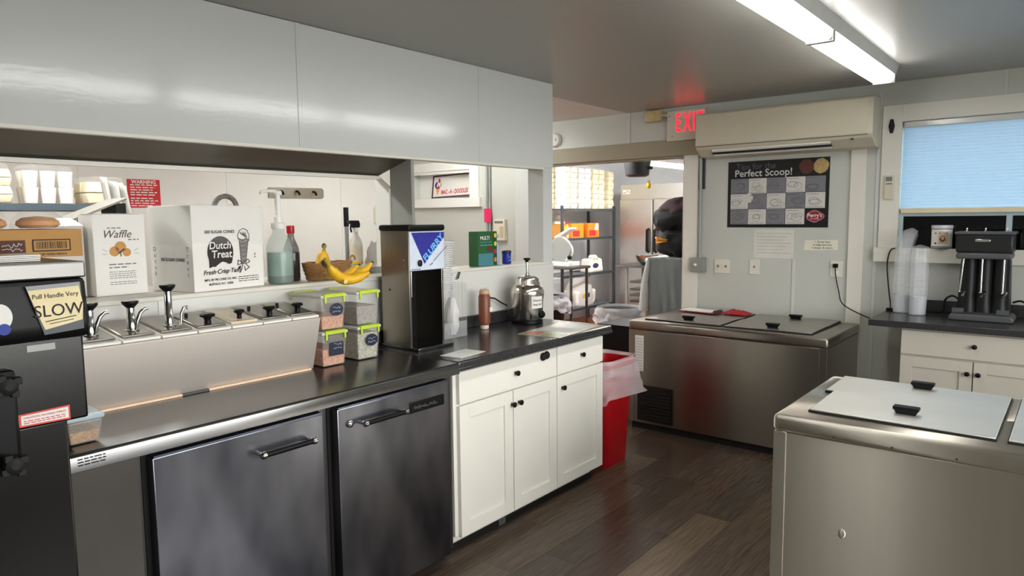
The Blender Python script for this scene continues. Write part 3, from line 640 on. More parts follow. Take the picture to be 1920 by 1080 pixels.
# pump jug
jx, jy = -2.80, 1.772
r = thing('pump_jug', 'translucent jug of teal liquid with a white pump on the ledge', 'jug', (jx, jy, LZ))
B().lathe([(.05, 0), (.057, .008), (.058, .10), (.056, .16), (.048, .195), (.03, .222), (.027, .232), (.027, .25)], (jx, jy, LZ), 26).o('jug', JUG, r)
B().lathe([(.048, .003), (.053, .01), (.053, .035)], (jx, jy, LZ), 24).o('dark_liquid', TEALD, r); B().lathe([(.0532, .036), (.0535, .125), (.052, .14)], (jx, jy, LZ), 24).o('liquid', TEAL, r)
B().lathe([(.03, .245), (.032, .25), (.032, .27), (.018, .274), (.018, .30), (.012, .302), (.012, .40)], (jx, jy, LZ), 20).o('pump_collar', WHT, r)
b = B(); b.lathe([(.018, .396), (.02, .40), (.02, .412), (.012, .418)], (jx, jy, LZ), 16); b.tube([(jx, jy, LZ + .41), (jx + .02, jy - .05, LZ + .412), (jx + .03, jy - .095, LZ + .408), (jx + .032, jy - .102, LZ + .40)], [.009, .008, .006, .005], 10); b.o('pump_head', WHT, r)
r = thing('syrup_bottle', 'dark syrup bottle with a red cap between jug and basket', 'bottle', (-2.85, 1.865, LZ))
B().lathe([(.034, 0), (.038, .006), (.038, .13), (.033, .16), (.016, .2), (.014, .225)], (-2.85, 1.865, LZ), 22).o('bottle', mat('syrup_glass', (60, 52, 52), .08, alpha=.6), r)
B().lathe([(.032, .003), (.0355, .008), (.0355, .12), (.03, .135)], (-2.85, 1.865, LZ), 20).o('syrup', SYR, r); B().lathe([(.017, .222), (.018, .226), (.018, .255), (.015, .258)], (-2.85, 1.865, LZ), 18).o('cap', RED, r)
# wicker basket with bananas
kx, ky = -2.81, 2.035
r = thing('wicker_basket', 'low oval wicker basket on the ledge', 'basket', (kx, ky, LZ))
bk = B()
for k in range(9):
    rr_ = .062 + .0025 * k
    bk.tube([(kx + rr_ * .85 * math.cos(a), ky + (rr_ + .05) * math.sin(a), LZ + .006 + .009 * k + .0015 * math.sin(9 * a + k * math.pi)) for a in [2 * math.pi * q / 40 for q in range(41)]], .0055, 6)
bk.o('weave', WICK, r); B().lathe([(.06, .002), (.06, .006)], (kx, ky, LZ), 24, sx=.85, sy=1.8).o('base', WICK, r)
B().tube([(kx + .03, ky + .125 + .016 * math.cos(a), LZ + .085 + .022 * math.sin(a)) for a in [math.pi * q / 10 for q in range(11)]], .005, 8).o('basket_loop', WICK, r)
r = thing('banana_bunch', 'upright banana bunch standing in the wicker basket', 'bananas', (kx, ky, LZ + .008))
for (dy, dz, bx) in ((-.055, -.11, .03), (-.01, -.125, .045), (.05, -.11, .02)):
    banana(r, (kx - .01, ky - .01, LZ + .142), (bx / .13, dy / .13, dz / .13), (1, dy * 4, .3), .125, .025, .019)
B().ell((kx - .01, ky - .01, LZ + .158), (.011, .011, .014), 10, 7).o('crown', BANT, r)
# ---- second opening sill
r = thing('green_carton', 'green carton on the narrow sill', 'box', (-2.775, 3.14, LZ)); r['label'] = 'green carton with a teal lower half on the narrow sill'
B().box(-2.82, -2.745, 3.045, 3.215, LZ, LZ + .205).o('carton', GRN, r, bevel=.002)
F_ = FX(-2.7445, 3.045, LZ)
lb = B(F_); lb.quad(.002, .168, .001, .075); lb.o('teal_band', TEALC, r); text(r, 'MULTI', .03, F_, PAPER, .06, .165, off=.0006); lb = B(F_); dashes(lb, .02, .14, .1, .006, 2); dashes(lb, .02, .122, .11, .008, 6); lb.o('print', mat('teal_print', (110, 170, 180), .6), r)
lb = B(FX(-2.7438, 3.045, LZ)); lb.disc((.105, .10), .022, ry=.018); lb.o('picture', mat('maroon_print', (96, 40, 36), .6), r)
lb = B(FX(-2.7436, 3.045, LZ)); lb.flat([(.135, .002), (.168, .002), (.168, .203), (.135, .203)], .0002); lb.o('side_strip', mat('dark_green_strip', (24, 74, 40), .5), r)
for v, m_ in ((.18, YEL), (.13, LIME), (.085, REDP), (.035, ORG)): lb = B(FX(-2.743, 3.045, LZ)); lb.disc((.152, v), .012, ry=.014); lb.o('vegetable_print', m_, r)
r = thing('spray_bottle', 'pale blue spray bottle behind the green carton', 'bottle', (-2.80, 3.265, LZ))
B().lathe([(.022, 0), (.025, .005), (.025, .11), (.012, .14), (.012, .16)], (-2.80, 3.262, LZ), 18).o('bottle', LBLUE, r)
B().box(-2.815, -2.785, 3.235, 3.285, LZ + .16, LZ + .185).o('trigger_head', LBLUE, r, bevel=.006); B().box(-2.805, -2.795, 3.235, 3.243, LZ + .12, LZ + .165).o('trigger', WHT, r)
r = thing('blue_tub', 'small dark blue tub with white print on the narrow sill', 'jar', (-2.77, 3.335, LZ))
B().lathe([(.026, 0), (.028, .004), (.028, .062)], (-2.77, 3.335, LZ), 20).o('jar', BLUE, r); B().lathe([(.029, .062), (.03, .064), (.03, .08), (.026, .083)], (-2.77, 3.335, LZ), 20).o('lid', mat('navy_lid', (20, 44, 92), .4), r)
lb = B(FX(-2.7415, 3.335, LZ)); dashes(lb, -.014, .04, .028, .008, 1); dashes(lb, -.014, .02, .028, .008, 2); lb.o('print', LBLUE, r)
# ================================================================== WHITE BASE CABINET WITH BLACK COUNTER
def shaker(axis, u0, u1, z0, z1, f, rail=.062, th=.019, rec=.009):
    b = B(FX(f - th, 0, 0) if axis == 'x' else FY(0, f + th, 0))
    for (a, e, c_, d_) in ((u0, u0 + rail, z0, z1), (u1 - rail, u1, z0, z1), (u0 + rail, u1 - rail, z0, z0 + rail), (u0 + rail, u1 - rail, z1 - rail, z1)): b.box(a, e, c_, d_, 0, th)
    b.box(u0 + rail, u1 - rail, z0 + rail, z1 - rail, 0, th - rec); return b
fx = -2.135
r = thing('base_cabinet', 'white shaker base cabinet with three doors beside the steel cooler', 'cabinet', (-2.42, 2.83, 0))
B().box(-2.70, fx - .02, 2.205, 3.44, .085, .872).o('body', CABW, r, bevel=.001); B().box(-2.68, -2.205, 2.215, 3.41, 0, .085).o('toe_kick', CABW, r)
B().box(-2.204, -2.196, 2.215, 3.41, 0, .03).o('kick_seal', BLKM, r)
for (y0, y1, kn) in ((2.228, 2.608, 2.598), (2.614, 2.978, 2.652), (2.985, 3.44, 3.027)):
    d = shaker('x', y0, y1, .08, .695, fx).o('door', CABW, r, bevel=.0012); knob(d, (fx, kn - (.0 if kn > 2.6 else .0), .628))
for (y0, y1, kn) in ((2.228, 2.978, 2.628), (2.985, 3.44, 3.213)):
    d = B().box(fx - .019, fx, y0, y1, .704, .852).o('drawer', CABW, r, bevel=.002); knob(d, (fx, kn, .78))
    if y0 < 2.5:
        b = B(); b.lathe([(.018, 0), (.022, .006), (.018, .014), (.004, .018)], (fx, 2.852, .825), 12, ax=0); b.lathe([(.018, 0), (.022, .006), (.018, .014), (.004, .018)], (fx, 2.882, .828), 12, ax=0); b.o('black_bumper', BLKM, d)
r = tag(B().box(-2.715, -2.085, 2.175, 3.46, .877, .916).o('countertop', LAMI, None, bevel=.008), 'black speckled laminate countertop with a short backsplash over the white cabinet', 'countertop')
B().box(-2.715, -2.695, 2.175, 3.46, .916, .985).o('backsplash', LAMI, r, bevel=.004); B().box(-2.10, -2.082, 2.172, 3.463, .872, .89).o('drip_edge', LAMI, r, bevel=.005)
CT = .9165
# ---- drink blender cabinet ("FLURRY")
r = thing('flurry_mixer', 'tall stainless spindle mixer with a blue and white front panel on the black counter', 'mixer', (-2.55, 2.36, CT))
a0, a1, xf_, xb = 2.235, 2.462, -2.455, -2.655; zt = 1.505
FLS = mat('mixer_side_steel', (150, 142, 130), .3, 1., var=.05, rvar=.06, bump=.02)
for (p, q) in ((a0, a0 + .012), (a1 - .012, a1)): B().box(xb, xf_, p, q, CT + .012, zt - .02).o('side_panel', FLS, r, bevel=.002)
B().box(xb, xb + .012, a0 + .012, a1 - .012, CT + .012, zt - .02).o('back_panel', mat('mixer_black_back', (26, 26, 28), .25, var=.1), r)
B().box(xb - .005, xf_ + .06, a0 - .004, a1 + .004, CT, CT + .014).o('base_tray', SST, r, bevel=.003)
B().box(xb - .006, xf_ + .012, a0 - .008, a1 + .008, zt - .022, zt + .008).o('top_cap', BLK, r, bevel=.01)
B().box(xb + .012, xf_ - .02, a0 + .012, a1 - .012, 1.29, zt - .022).o('motor_housing', DGR, r)
fp = B().box(xf_ - .002, xf_ + .006, a0 + .002, a1 + .004, 1.295, zt - .024).o('front_panel', mat('pale_blue_white_panel', (214, 224, 240), .3), r, bevel=.002)
F_ = FX(xf_ + .0068, a0, 0)
lb = B(F_); lb.flat([(.012, 1.476), (.230, 1.476), (.230, 1.45), (.095, 1.325)]); lb.o('blue_triangle', mat('speckled_blue_print', (52, 50, 170), .4, var=.2, vs=120, rgb2=(26, 30, 120)), fp)
F2 = FX(xf_ + .0074, a0, 0)
text(fp, 'FLURRY', .046, F2, mat('cyan_print', (120, 200, 250), .4), (.155), 1.402, rot=.75, off=.001, sx=1.05, w=.0004)
lb = B(F2); rr = random.Random(2)
for k in range(60):
    u, v = rr.uniform(.03, .22), rr.uniform(1.38, 1.472)
    if v > 1.425 + (u - .1) * .25 and v > 1.472 - (u - .02) * 1.5: lb.disc((u, v), rr.uniform(.001, .0025), 0, 6)
lb.o('snow_dots', LBLUE, fp)
lb = B(F2); lb.ribbon([(.128, 1.316), (.15, 1.328)], .003); lb.ribbon([(.155, 1.336), (.25, 1.408)], .0028); lb.ribbon([(.132, 1.32), (.148, 1.322)], .002); lb.o('tag_line', INK, fp)
B().lathe([(.014, 0), (.016, .003), (.016, .012), (.01, .015)], (xf_ + .006, a0 + .06, 1.33), 16, ax=0, sx=.7).o('switch', BLK, fp)
lb = B(F2); dashes(lb, .008, 1.3, .06, .005, 3); lb.o('maker_print', INK, fp)
B().cyl((xf_ - .07, a0 + .075, 1.29), (xf_ - .07, a0 + .075, 1.16), .006, n=12).o('spindle', CHR, r); B().box(xf_ - .035, xf_ - .02, a0 + .02, a0 + .03, CT + .014, 1.29).o('inner_rail', SST, r)
for zz_ in (1.345, 1.32): B().lathe([(.005, 0), (.004, -.003)], (xf_ - .035, a0, zz_), 10, ax=1).o('screw', CHR, r)
B().lathe([(.005, 0), (.004, -.003)], (xf_ - .14, a0, 1.2), 10, ax=1).o('screw', BLK, r)
# ---- acrylic cup lid dispenser
r = thing('lid_dispenser', 'clear acrylic dispenser with a column of stacked cup lids beside the mixer', 'dispenser', (-2.6, 2.6, CT))
ac = B(); x0_, x1_, y0_, y1_ = -2.66, -2.53, 2.53, 2.71
ac.box(x0_, x1_, y0_, y0_ + .004, CT, 1.17); ac.box(x0_, x1_, y1_ - .004, y1_, CT, 1.2); ac.box(x0_, x0_ + .004, y0_, y1_, CT, 1.36); ac.box(x0_, x1_, y0_, y1_, CT, CT + .005); ac.box(x1_ - .004, x1_, y0_, y1_, CT, 1.0)
ac.box(x0_, x1_, 2.605, 2.609, CT, 1.2); ac.o('acrylic_case', CLEAR, r)
cupl = None
for k in range(22):
    b_ = B().lathe([(.043, 0), (.046, .001), (.046, .0075), (.041, .009), (.037, .012)], (-2.59, 2.605, 1.165 + .0118 * k), 20, caps=False) if cupl is None else None
    if cupl is None: cupl = b_.o('cup_lid', LIDP, r)
    else:
        c_ = cupl.copy(); COL.objects.link(c_); c_.parent = r; c_.location = cupl.location + Vector((0, .0006 * max(0, k - 12) ** 1.5, .0118 * k))
def bagf(u, v):
    a = 2 * math.pi * u; q = .04 * (1 + .25 * nz(math.cos(a) * 2, math.sin(a) * 2, v * 4)) * (math.sin(math.pi * min(.97, v * .9 + .08)) ** .4)
    return (-2.59 + q * math.cos(a), 2.655 + q * .9 * math.sin(a), CT + .008 + v * .2)
B().grid(bagf, 26, 12).o('utensil_bag', mat('white_film_bag', (232, 230, 226), .4, alpha=.85, bump=.4, bs=40), r)
B().box(-2.60, -2.585, 2.68, 2.707, 1.2, 1.30).o('lid_holder', CLEAR, r); B().prism([(2.695, 1.215), (2.71, 1.22), (2.725, 1.255), (2.717, 1.255)], -2.60, -2.585, 0).o('clip', DGR, r)
# ---- squeeze bottle
sx_, sy_ = -2.60, 2.93
r = thing('squeeze_bottle', 'brown chocolate sauce squeeze bottle standing on its cap', 'bottle', (sx_, sy_, CT))
B().lathe([(.020, 0), (.024, .004), (.024, .022), (.02, .025)], (sx_, sy_, CT), 20).o('cap', mat('cap_cream', (226, 206, 190), .4), r)
B().lathe([(.022, .024), (.032, .032), (.034, .05), (.034, .185), (.028, .2)], (sx_, sy_, CT), 24).o('bottle', CHOC, r); B().lathe([(.028, .2), (.03, .205), (.026, .222), (.01, .228)], (sx_, sy_, CT), 20).o('bottle_base', mat('tan_plastic', (206, 168, 136), .4), r)
B().box(sx_ + .028, sx_ + .036, sy_ + .005, sy_ + .03, CT + .1, CT + .125).o('side_tape', PAPER, r)
# ---- steel topping warmer with pump
tx, ty = -2.555, 3.265
r = thing('topping_warmer', 'round polished steel topping warmer with a pump and a handwritten note', 'warmer', (tx, ty, CT))
PST = mat('polished_steel', (206, 201, 192), .2, 1., var=.05, rvar=.03)
B().lathe([(.082, 0), (.086, .004), (.086, .02), (.082, .024)], (tx, ty, CT), 36, sx=1.1, sy=1.1).o('foot_ring', BLK, r)
B().lathe([(.08, .022), (.084, .03), (.086, .12), (.092, .175), (.092, .19), (.084, .215), (.07, .23), (.066, .232)], (tx, ty, CT), 40, sx=1.1, sy=1.1).o('body', PST, r)
B().lathe([(.07, .23), (.07, .236), (.064, .245), (.064, .262), (.055, .275), (.02, .28), (.016, .284)], (tx, ty, CT), 36, sx=1.1, sy=1.1).o('lid', PST, r)
B().lathe([(.013, .28), (.013, .30), (.0085, .302), (.0085, .365)], (tx, ty, CT), 16).o('pump_shaft', CHR, r); B().lathe([(.009, .362), (.011, .37), (.02, .378), (.021, .386), (.004, .388)], (tx, ty, CT), 18).o('pump_knob', BLK, r)
B().tube([(tx + .02, ty - .03, CT + .25), (tx + .03, ty - .06, CT + .262), (tx + .035, ty - .085, CT + .25), (tx + .036, ty - .09, CT + .225)], .01, 12).o('spout', PST, r)
def TW(u, v, w): a = -.55 + u / .1; return (tx + (.1005 + w) * math.cos(a), ty + (.1005 + w) * math.sin(a), CT + .13 + v)
nb = B(TW); nb.grid(lambda p, q: (-.01 + .08 * p, -.035 + .07 * q, 0), 8, 2); no = nb.o('note', PAPER, r)
TW2 = lambda u, v, w: TW(u, v, w + .001)
text(no, 'Does not', .02, TW2, INK, .03, .012, sx=.8); text(no, 'keep hot!', .02, TW2, INK, .03, -.012, sx=.8)
B().lathe([(.022, 0), (.022, .01), (.014, .02), (.004, .022)], (tx + .093, ty + .015, CT + .055), 18, ax=0).o('dial', BLK, r)
B().box(tx + .06, tx + .075, ty - .062, ty - .045, CT + .03, CT + .06).o('switch', BLK, r)
cd = B(); cd.tube([(WX + .02, 3.06, 1.075), (WX + .04, 3.065, 1.077), (WX + .05, 3.1, 1.07), (-2.66, 3.15, 1.04), (-2.64, 3.18, 1.02)], .0045, 8); cd.o('power_cord', BLK, r); B().box(WX + .012, WX + .03, 3.045, 3.075, 1.062, 1.09).o('plug', BLK, r, bevel=.003)
r = thing('wall_outlet', 'white wall outlet above the black backsplash', 'outlet', (WX + .009, 3.06, 1.04)); B().box(WX + .0065, WX + .0115, 3.025, 3.095, 1.02, 1.135).o('cover_plate', WALL, r, bevel=.002); B().box(WX + .0115, WX + .0125, 3.045, 3.075, 1.095, 1.12).o('socket', WHT, r)
# ---- papers on the counter
p_ = B(FZ(-2.2, 2.33, CT, .1)).box(-.06, .06, -.1, .09, .0, .0015).o('paper_sheet', PAPER, None); tag(p_, 'white paper sheet lying near the front edge of the black counter', 'paper')
PMT = mat('placemat_print', (216, 212, 200), .35, var=.3, vs=9, rgb2=(150, 160, 130))
p_ = thing('placemat', 'laminated colourful placemat lying at the counter end', 'placemat', (-2.2, 3.17, CT)); B(FZ(-2.235, 3.15, CT, .12)).box(-.13, .13, -.24, .235, 0, .002).o('sheet', PMT, p_)
for (u, v, a, e, m_) in ((-.12, -.22, .1, .1, mat('red_panel_print', (206, 110, 96), .4)), (.0, -.23, .12, .1, mat('olive_panel_print', (150, 160, 96), .4)), (-.1, -.08, .2, .13, PAPER), (-.05, .08, .15, .12, mat('blue_grey_print', (180, 190, 196), .4))):
    lb = B(FZ(-2.235, 3.15, CT + .0022, .12)); lb.quad(u, u + a, v, v + e); lb.o('printed_panel', m_, p_)
r = thing('plastic_scrap', 'crumpled clear plastic scrap hanging under the cabinet door', 'plastic', (-2.185, 2.585, 0))
B().grid(lambda u, v: (-2.19 + .01 * nz(u * 4, v * 4, 1), 2.555 + .05 * u + .008 * nz(v * 5, u, 2), .002 + .085 * v), 8, 8).o('film', FILM, r)
# ================================================================== BACK WALL
b = thing('air_conditioner', 'long ivory wall air conditioner above the poster', 'air conditioner', (-1.68, BY - .11, 1.96))
ax0, ax1 = -2.295, -1.085; yf = 5.0
B().prism([(BY, 2.305), (yf + .03, 2.305), (yf, 2.29), (yf - .006, 2.06), (yf + .012, 2.035), (yf + .09, 1.985), (BY, 1.975)], ax0, ax1, 0).o('housing', IVO, b, bevel=.004)
B().prism([(yf + .01, 2.30), (yf - .004, 2.285), (yf - .011, 2.062), (yf + .004, 2.062)], ax0 + .002, ax1 - .03, 0).o('front_panel', mat('ivory_front', (204, 197, 174), .35, var=.02), b, bevel=.003)
B().box(ax0 + .003, ax1 - .028, yf - .004, yf + .01, 2.053, 2.0625).o('panel_gap', DGR, b)
B().box(ax0 + .12, ax1 - .26, yf + .03, yf + .075, 1.996, 2.02).o('outlet_slot', BLKM, b)
B().prism([(yf + .012, 2.022), (yf + .07, 1.985), (yf + .074, 1.99), (yf + .018, 2.03)], ax0 + .12, ax1 - .26, 0).o('louver', WHT, b, bevel=.002)
lb = B(FY(-1.75, yf - .0075, 2.085)); dashes(lb, -.07, -.005, .15, .009, 3); lb.o('maker_print', GINK, b)
B().box(ax1 - .13, ax1 - .115, yf - .002, yf + .012, 2.028, 2.036).o('status_lamp', BLK, b)
for k in range(6): B().box(-2.1 + .17 * k, -2.07 + .17 * k, BY - .16, BY - .14, 2.305, 2.309).o('vent_tab', DGR, b)
# exit sign with emergency lamp
r = thing('exit_sign', 'ivory exit sign with red lit letters half behind the air conditioner', 'sign', (-2.46, BY - .03, 2.13))
B().box(-2.622, -2.30, BY - .045, BY, 2.135, 2.372).o('case', IVO, r, bevel=.006)
for ch, xx in zip('EXIT', (-2.525, -2.447, -2.392, -2.34)):
    text(r, ch, .20, FY(xx, BY - .0458, 2.268), GLOW, sx=.44, off=.003, name='letter')
for (xx, zz_) in ((-2.60, 2.33), (-2.575, 2.17)): B().lathe([(.006, 0), (.004, -.003)], (xx, BY - .045, zz_), 10, ax=1).o('screw', GAL, r)
r = thing('emergency_lamp', 'square ivory emergency lamp head left of the exit sign', 'lamp', (-2.745, BY - .04, 2.30))
B().box(-2.815, -2.675, BY - .07, BY, 2.30, 2.392).o('lamp_head', mat('old_ivory', (196, 180, 138), .45), r, bevel=.018); B().lathe([(.03, 0), (.026, -.006), (.004, -.008)], (-2.74, BY - .07, 2.345), 18, ax=1).o('lens', mat('amber_lens', (206, 188, 120), .3), r); B().cyl((-2.675, BY - .03, 2.345), (-2.622, BY - .03, 2.345), .012, n=10).o('arm', IVO, r)
r = thing('smoke_detector', 'round white smoke detector at the left end above the doorway', 'detector', (-3.745, BY - .02, 2.18)); B().lathe([(.065, 0), (.065, -.015), (.055, -.032), (.004, -.038)], (-3.745, BY, 2.235), 28, ax=1).o('cover', WHT, r); B().lathe([(.01, -.036), (.008, -.04)], (-3.72, BY, 2.235), 10, ax=1).o('test_button', GAL, r)
# poster
px0, px1, pz0, pz1 = -2.125, -1.395, 1.452, 1.945; pyy = BY - .004
r = thing('scoop_poster', 'black framed poster of scooping tips with a grey and white picture grid', 'poster', (-1.76, pyy, pz0))
B().box(px0, px1, pyy, BY, pz0, pz1).o('sheet', mat('poster_black', (14, 14, 16), .35), r)
F_ = FY(px0, pyy - .0006, pz0); W_, H_ = px1 - px0, pz1 - pz0
text(r, 'Tips for the', .062, F_, mat('dim_grey_print', (92, 92, 94), .6), .21, H_ - .042); text(r, 'Perfect Scoop!', .072, F_, mat('silver_print', (206, 206, 202), .5), .265, H_ - .092, off=.0008)
gx, gw, gh = .022, (W_ - .044) / 5, (H_ - .128 - .022) / 3
TL = mat('poster_pale_tile', (208, 206, 200), .5, var=.04, vs=30); TD = mat('poster_grey_tile', (122, 122, 128), .5, var=.04, vs=30)
for j in range(3):
    for i in range(5):
        if i == 4 and j == 2: continue
        dark = (i + j) % 2 == 0; u0, v0 = gx + gw * i, .022 + gh * (2 - j)
        lb = B(F_); lb.quad(u0 + .0015, u0 + gw - .0015, v0 + .0015, v0 + gh - .0015); tl = lb.o('tile', TD if dark else TL, r)
        lb = B(FY(px0, pyy - .0014, pz0)); rr = random.Random(i * 7 + j)
        for q in range(3):
            cx_, cy_ = u0 + gw * rr.uniform(.3, .65), v0 + gh * rr.uniform(.3, .6); n_ = 9; a_ = rr.uniform(.2, .38) * gw; h_ = rr.uniform(.12, .25) * gh
            lb.ribbon([(cx_ + a_ * math.cos(t_ * .8 + q) * rr.uniform(.8, 1), cy_ + h_ * math.sin(t_ * .8 + q)) for t_ in range(n_)], .002)
        dashes(lb, u0 + .01, v0 + gh - .016, gw * .6, .006, i + j); dashes(lb, u0 + .01, v0 + .008, gw * .8, .005, i * j + 3)
        lb.o('tile_drawing', mat('tile_line_dark', (86, 86, 94), .6) if dark else mat('tile_line', (110, 108, 106), .6), tl)
lb = B(F_); lb.disc((gx + gw * 1.02, .022 + gh * 1.72), .035, .001); lb.o('scoop_drawing', TL, r)
for u, m_ in ((.575, mat('chocolate_scoop_print', (96, 50, 40), .6, var=.2, vs=40)), (.672, mat('vanilla_scoop_print', (196, 170, 110), .6, var=.2, vs=40))):
    lb = B(F_); rr = random.Random(int(u * 50)); lb.flat([(u + .052 * (1 + .08 * rr.uniform(-1, 1)) * math.cos(a), H_ - .062 + .052 * (1 + .08 * rr.uniform(-1, 1)) * math.sin(a)) for a in [2 * math.pi * k / 22 for k in range(22)]]); lb.o('scoop_print', m_, r)
uc, vc = gx + gw * 4.5, .022 + gh * .5
lb = B(F_); lb.flat([(uc + .062 * math.cos(a) * (1 + .08 * math.cos(3 * a)), vc + .04 * math.sin(a) * (1 + .1 * math.cos(4 * a))) for a in [2 * math.pi * k / 28 for k in range(28)]]); lb.o('logo_rim', mat('logo_pink', (190, 120, 130), .5), r)
lb = B(FY(px0, pyy - .0012, pz0)); lb.flat([(uc + .055 * math.cos(a) * (1 + .08 * math.cos(3 * a)), vc + .033 * math.sin(a) * (1 + .1 * math.cos(4 * a))) for a in [2 * math.pi * k / 28 for k in range(28)]]); lb.o('logo_field', mat('logo_red', (140, 20, 44), .5), r)
text(r, "Perry's", .036, FY(px0, pyy - .0018, pz0), PAPER, uc, vc + .006, off=.0006); text(r, 'ICE CREAM', .012, FY(px0, pyy - .0018, pz0), PAPER, uc, vc - .018)
# papers and plates under it
r = thing('handwritten_sheet', 'faint handwritten white sheet taped under the poster', 'paper', (-1.77, BY - .002, 1.225)); B().box(-1.915, -1.625, BY - .0016, BY, 1.226, 1.437).o('sheet', mat('faint_paper', (216, 215, 205), .8), r)
lb = B(FY(-1.915, BY - .002, 1.226))
for k in range(7): dashes(lb, .02, .18 - .024 * k, .25 - (k % 3) * .03, .006, k + 40)
lb.o('writing', mat('faint_pen', (168, 164, 158), .8), r)['kind'] = 'stuff'
r = thing('handwritten_note', 'small cream handwritten note above the corded outlet', 'note', (-1.44, BY - .002, 1.29)); nb = B(FY(0, BY - .002, 0)); nb.flat([(-1.555, 1.288), (-1.325, 1.296), (-1.325, 1.365), (-1.545, 1.362)], 0); nb.o('sheet', mat('cream_note', (230, 226, 206), .8), r)
for k, s_ in enumerate(('1. Scoop here', 'to edge and turn', 'it deeper & return')): text(r, s_, .019, FY(-1.43, BY - .0028, 1.35 - .021 * k), INK, 0, 0, shear=.1, name='writing')
for (name, lab, x0_, x1_, z0_, z1_, n_) in (('double_switch', 'double light switch plate beside the grey junction box', -2.222, -2.095, 1.098, 1.205, 2), ('single_switch', 'single light switch plate under the handwritten sheet', -1.945, -1.868, 1.10, 1.212, 1)):
    r = thing(name, lab, 'switch', ((x0_ + x1_) / 2, BY - .003, z0_)); B().box(x0_, x1_, BY - .007, BY, z0_, z1_).o('cover_plate', mat('plate_ivory', (222, 219, 204), .4), r, bevel=.003)
    for k in range(n_):
        xc = x0_ + (x1_ - x0_) * (k + .5) / n_; B().box(xc - .005, xc + .005, BY - .016, BY - .006, (z0_ + z1_) / 2 - .008, (z0_ + z1_) / 2 + .01).o('toggle', GINK, r, bevel=.001)
r = thing('wall_outlet', 'white wall outlet with a black plug right of the switches', 'outlet', (-1.33, BY - .003, 1.10)); B().box(-1.37, -1.29, BY - .007, BY, 1.105, 1.218).o('cover_plate', mat('plate_ivory', (222, 219, 204), .4), r, bevel=.003)
for zz_ in (1.135, 1.185): B().box(-1.348, -1.312, BY - .009, BY - .006, zz_ - .014, zz_ + .014).o('socket', WHT, r, bevel=.002)
r = thing('power_cord', 'thin black power cord hanging from the outlet to the right counter', 'cord', (-1.33, BY - .03, 1.17))
B().box(-1.346, -1.314, BY - .035, BY - .0095, 1.172, 1.2).o('plug', BLK, r, bevel=.004)
def bez(p, n=24):
    p = [Vector(q) for q in p]; out = []
    for i in range(len(p) - 1):
        a, b0, c0, d = p[max(i - 1, 0)], p[i], p[i + 1], p[min(i + 2, len(p) - 1)]
        for k in range(n // (len(p) - 1) + 1):
            t_ = k / (n // (len(p) - 1) + 1); out.append(.5 * ((2 * b0) + (c0 - a) * t_ + (2 * a - 5 * b0 + 4 * c0 - d) * t_ ** 2 + (3 * b0 - a - 3 * c0 + d) * t_ ** 3))
    out.append(p[-1]); return out
B().tube(bez([(-1.33, BY - .03, 1.175), (-1.325, BY - .035, 1.12), (-1.30, BY - .03, 1.0), (-1.27, BY - .06, .93), (-1.18, BY - .08, .88), (-1.05, BY - .1, .835), (-.95, BY - .12, .83), (-.9, BY - .1, .85)]), .004, 8).o('cable', BLK, r)
r = thing('junction_box', 'grey metal switch box with a conduit rising beside the doorway', 'switch box', (-2.34, BY - .03, 1.10))
B().box(-2.405, -2.285, BY - .06, BY, 1.10, 1.215).o('box', GAL, r, bevel=.008); B().cyl((-2.335, BY - .03, 1.215), (-2.335, BY - .03, 1.99), .012, n=14).o('conduit', GAL, r)
B().lathe([(.012, 0), (.012, -.008), (.005, -.02)], (-2.355, BY - .06, 1.16), 12, ax=1).o('toggle', WHT, r); B().cyl((-2.335, BY - .03, 1.214), (-2.335, BY - .03, 1.235), .017, n=14).o('connector', GAL, r)
B().box(-2.36, -2.31, BY - .016, BY, 1.75, 1.99).o('line_cover', DGR, r)
# window casing things
r = thing('black_hook', 'black diamond shaped hook high on the window casing', 'hook', (-1.014, BY - .03, 2.07)); B().prism([(-1.024, 2.07), (-1.006, 2.07), (-.997, 2.115), (-1.006, 2.16), (-1.024, 2.16), (-1.033, 2.115)], BY - .034, BY - .022, 1).o('plate', BLKM, r, bevel=.003); B().ell((-1.015, BY - .038, 2.115), (.007, .01, .02), 10, 8).o('peg', BLKM, r)
r = thing('remote_control', 'ivory remote control on the window casing', 'remote', (-1.013, BY - .035, 1.637)); B().box(-1.043, -.985, BY - .042, BY - .022, 1.637, 1.795).o('body', IVO, r, bevel=.006)
B().box(-1.034, -.996, BY - .0432, BY - .042, 1.757, 1.785).o('display', GINK, r)
for k in range(3): B().lathe([(.005, 0), (.004, -.002)], (-1.027 + .013 * k, BY - .042, 1.74), 10, ax=1).o('button', DGR, r)
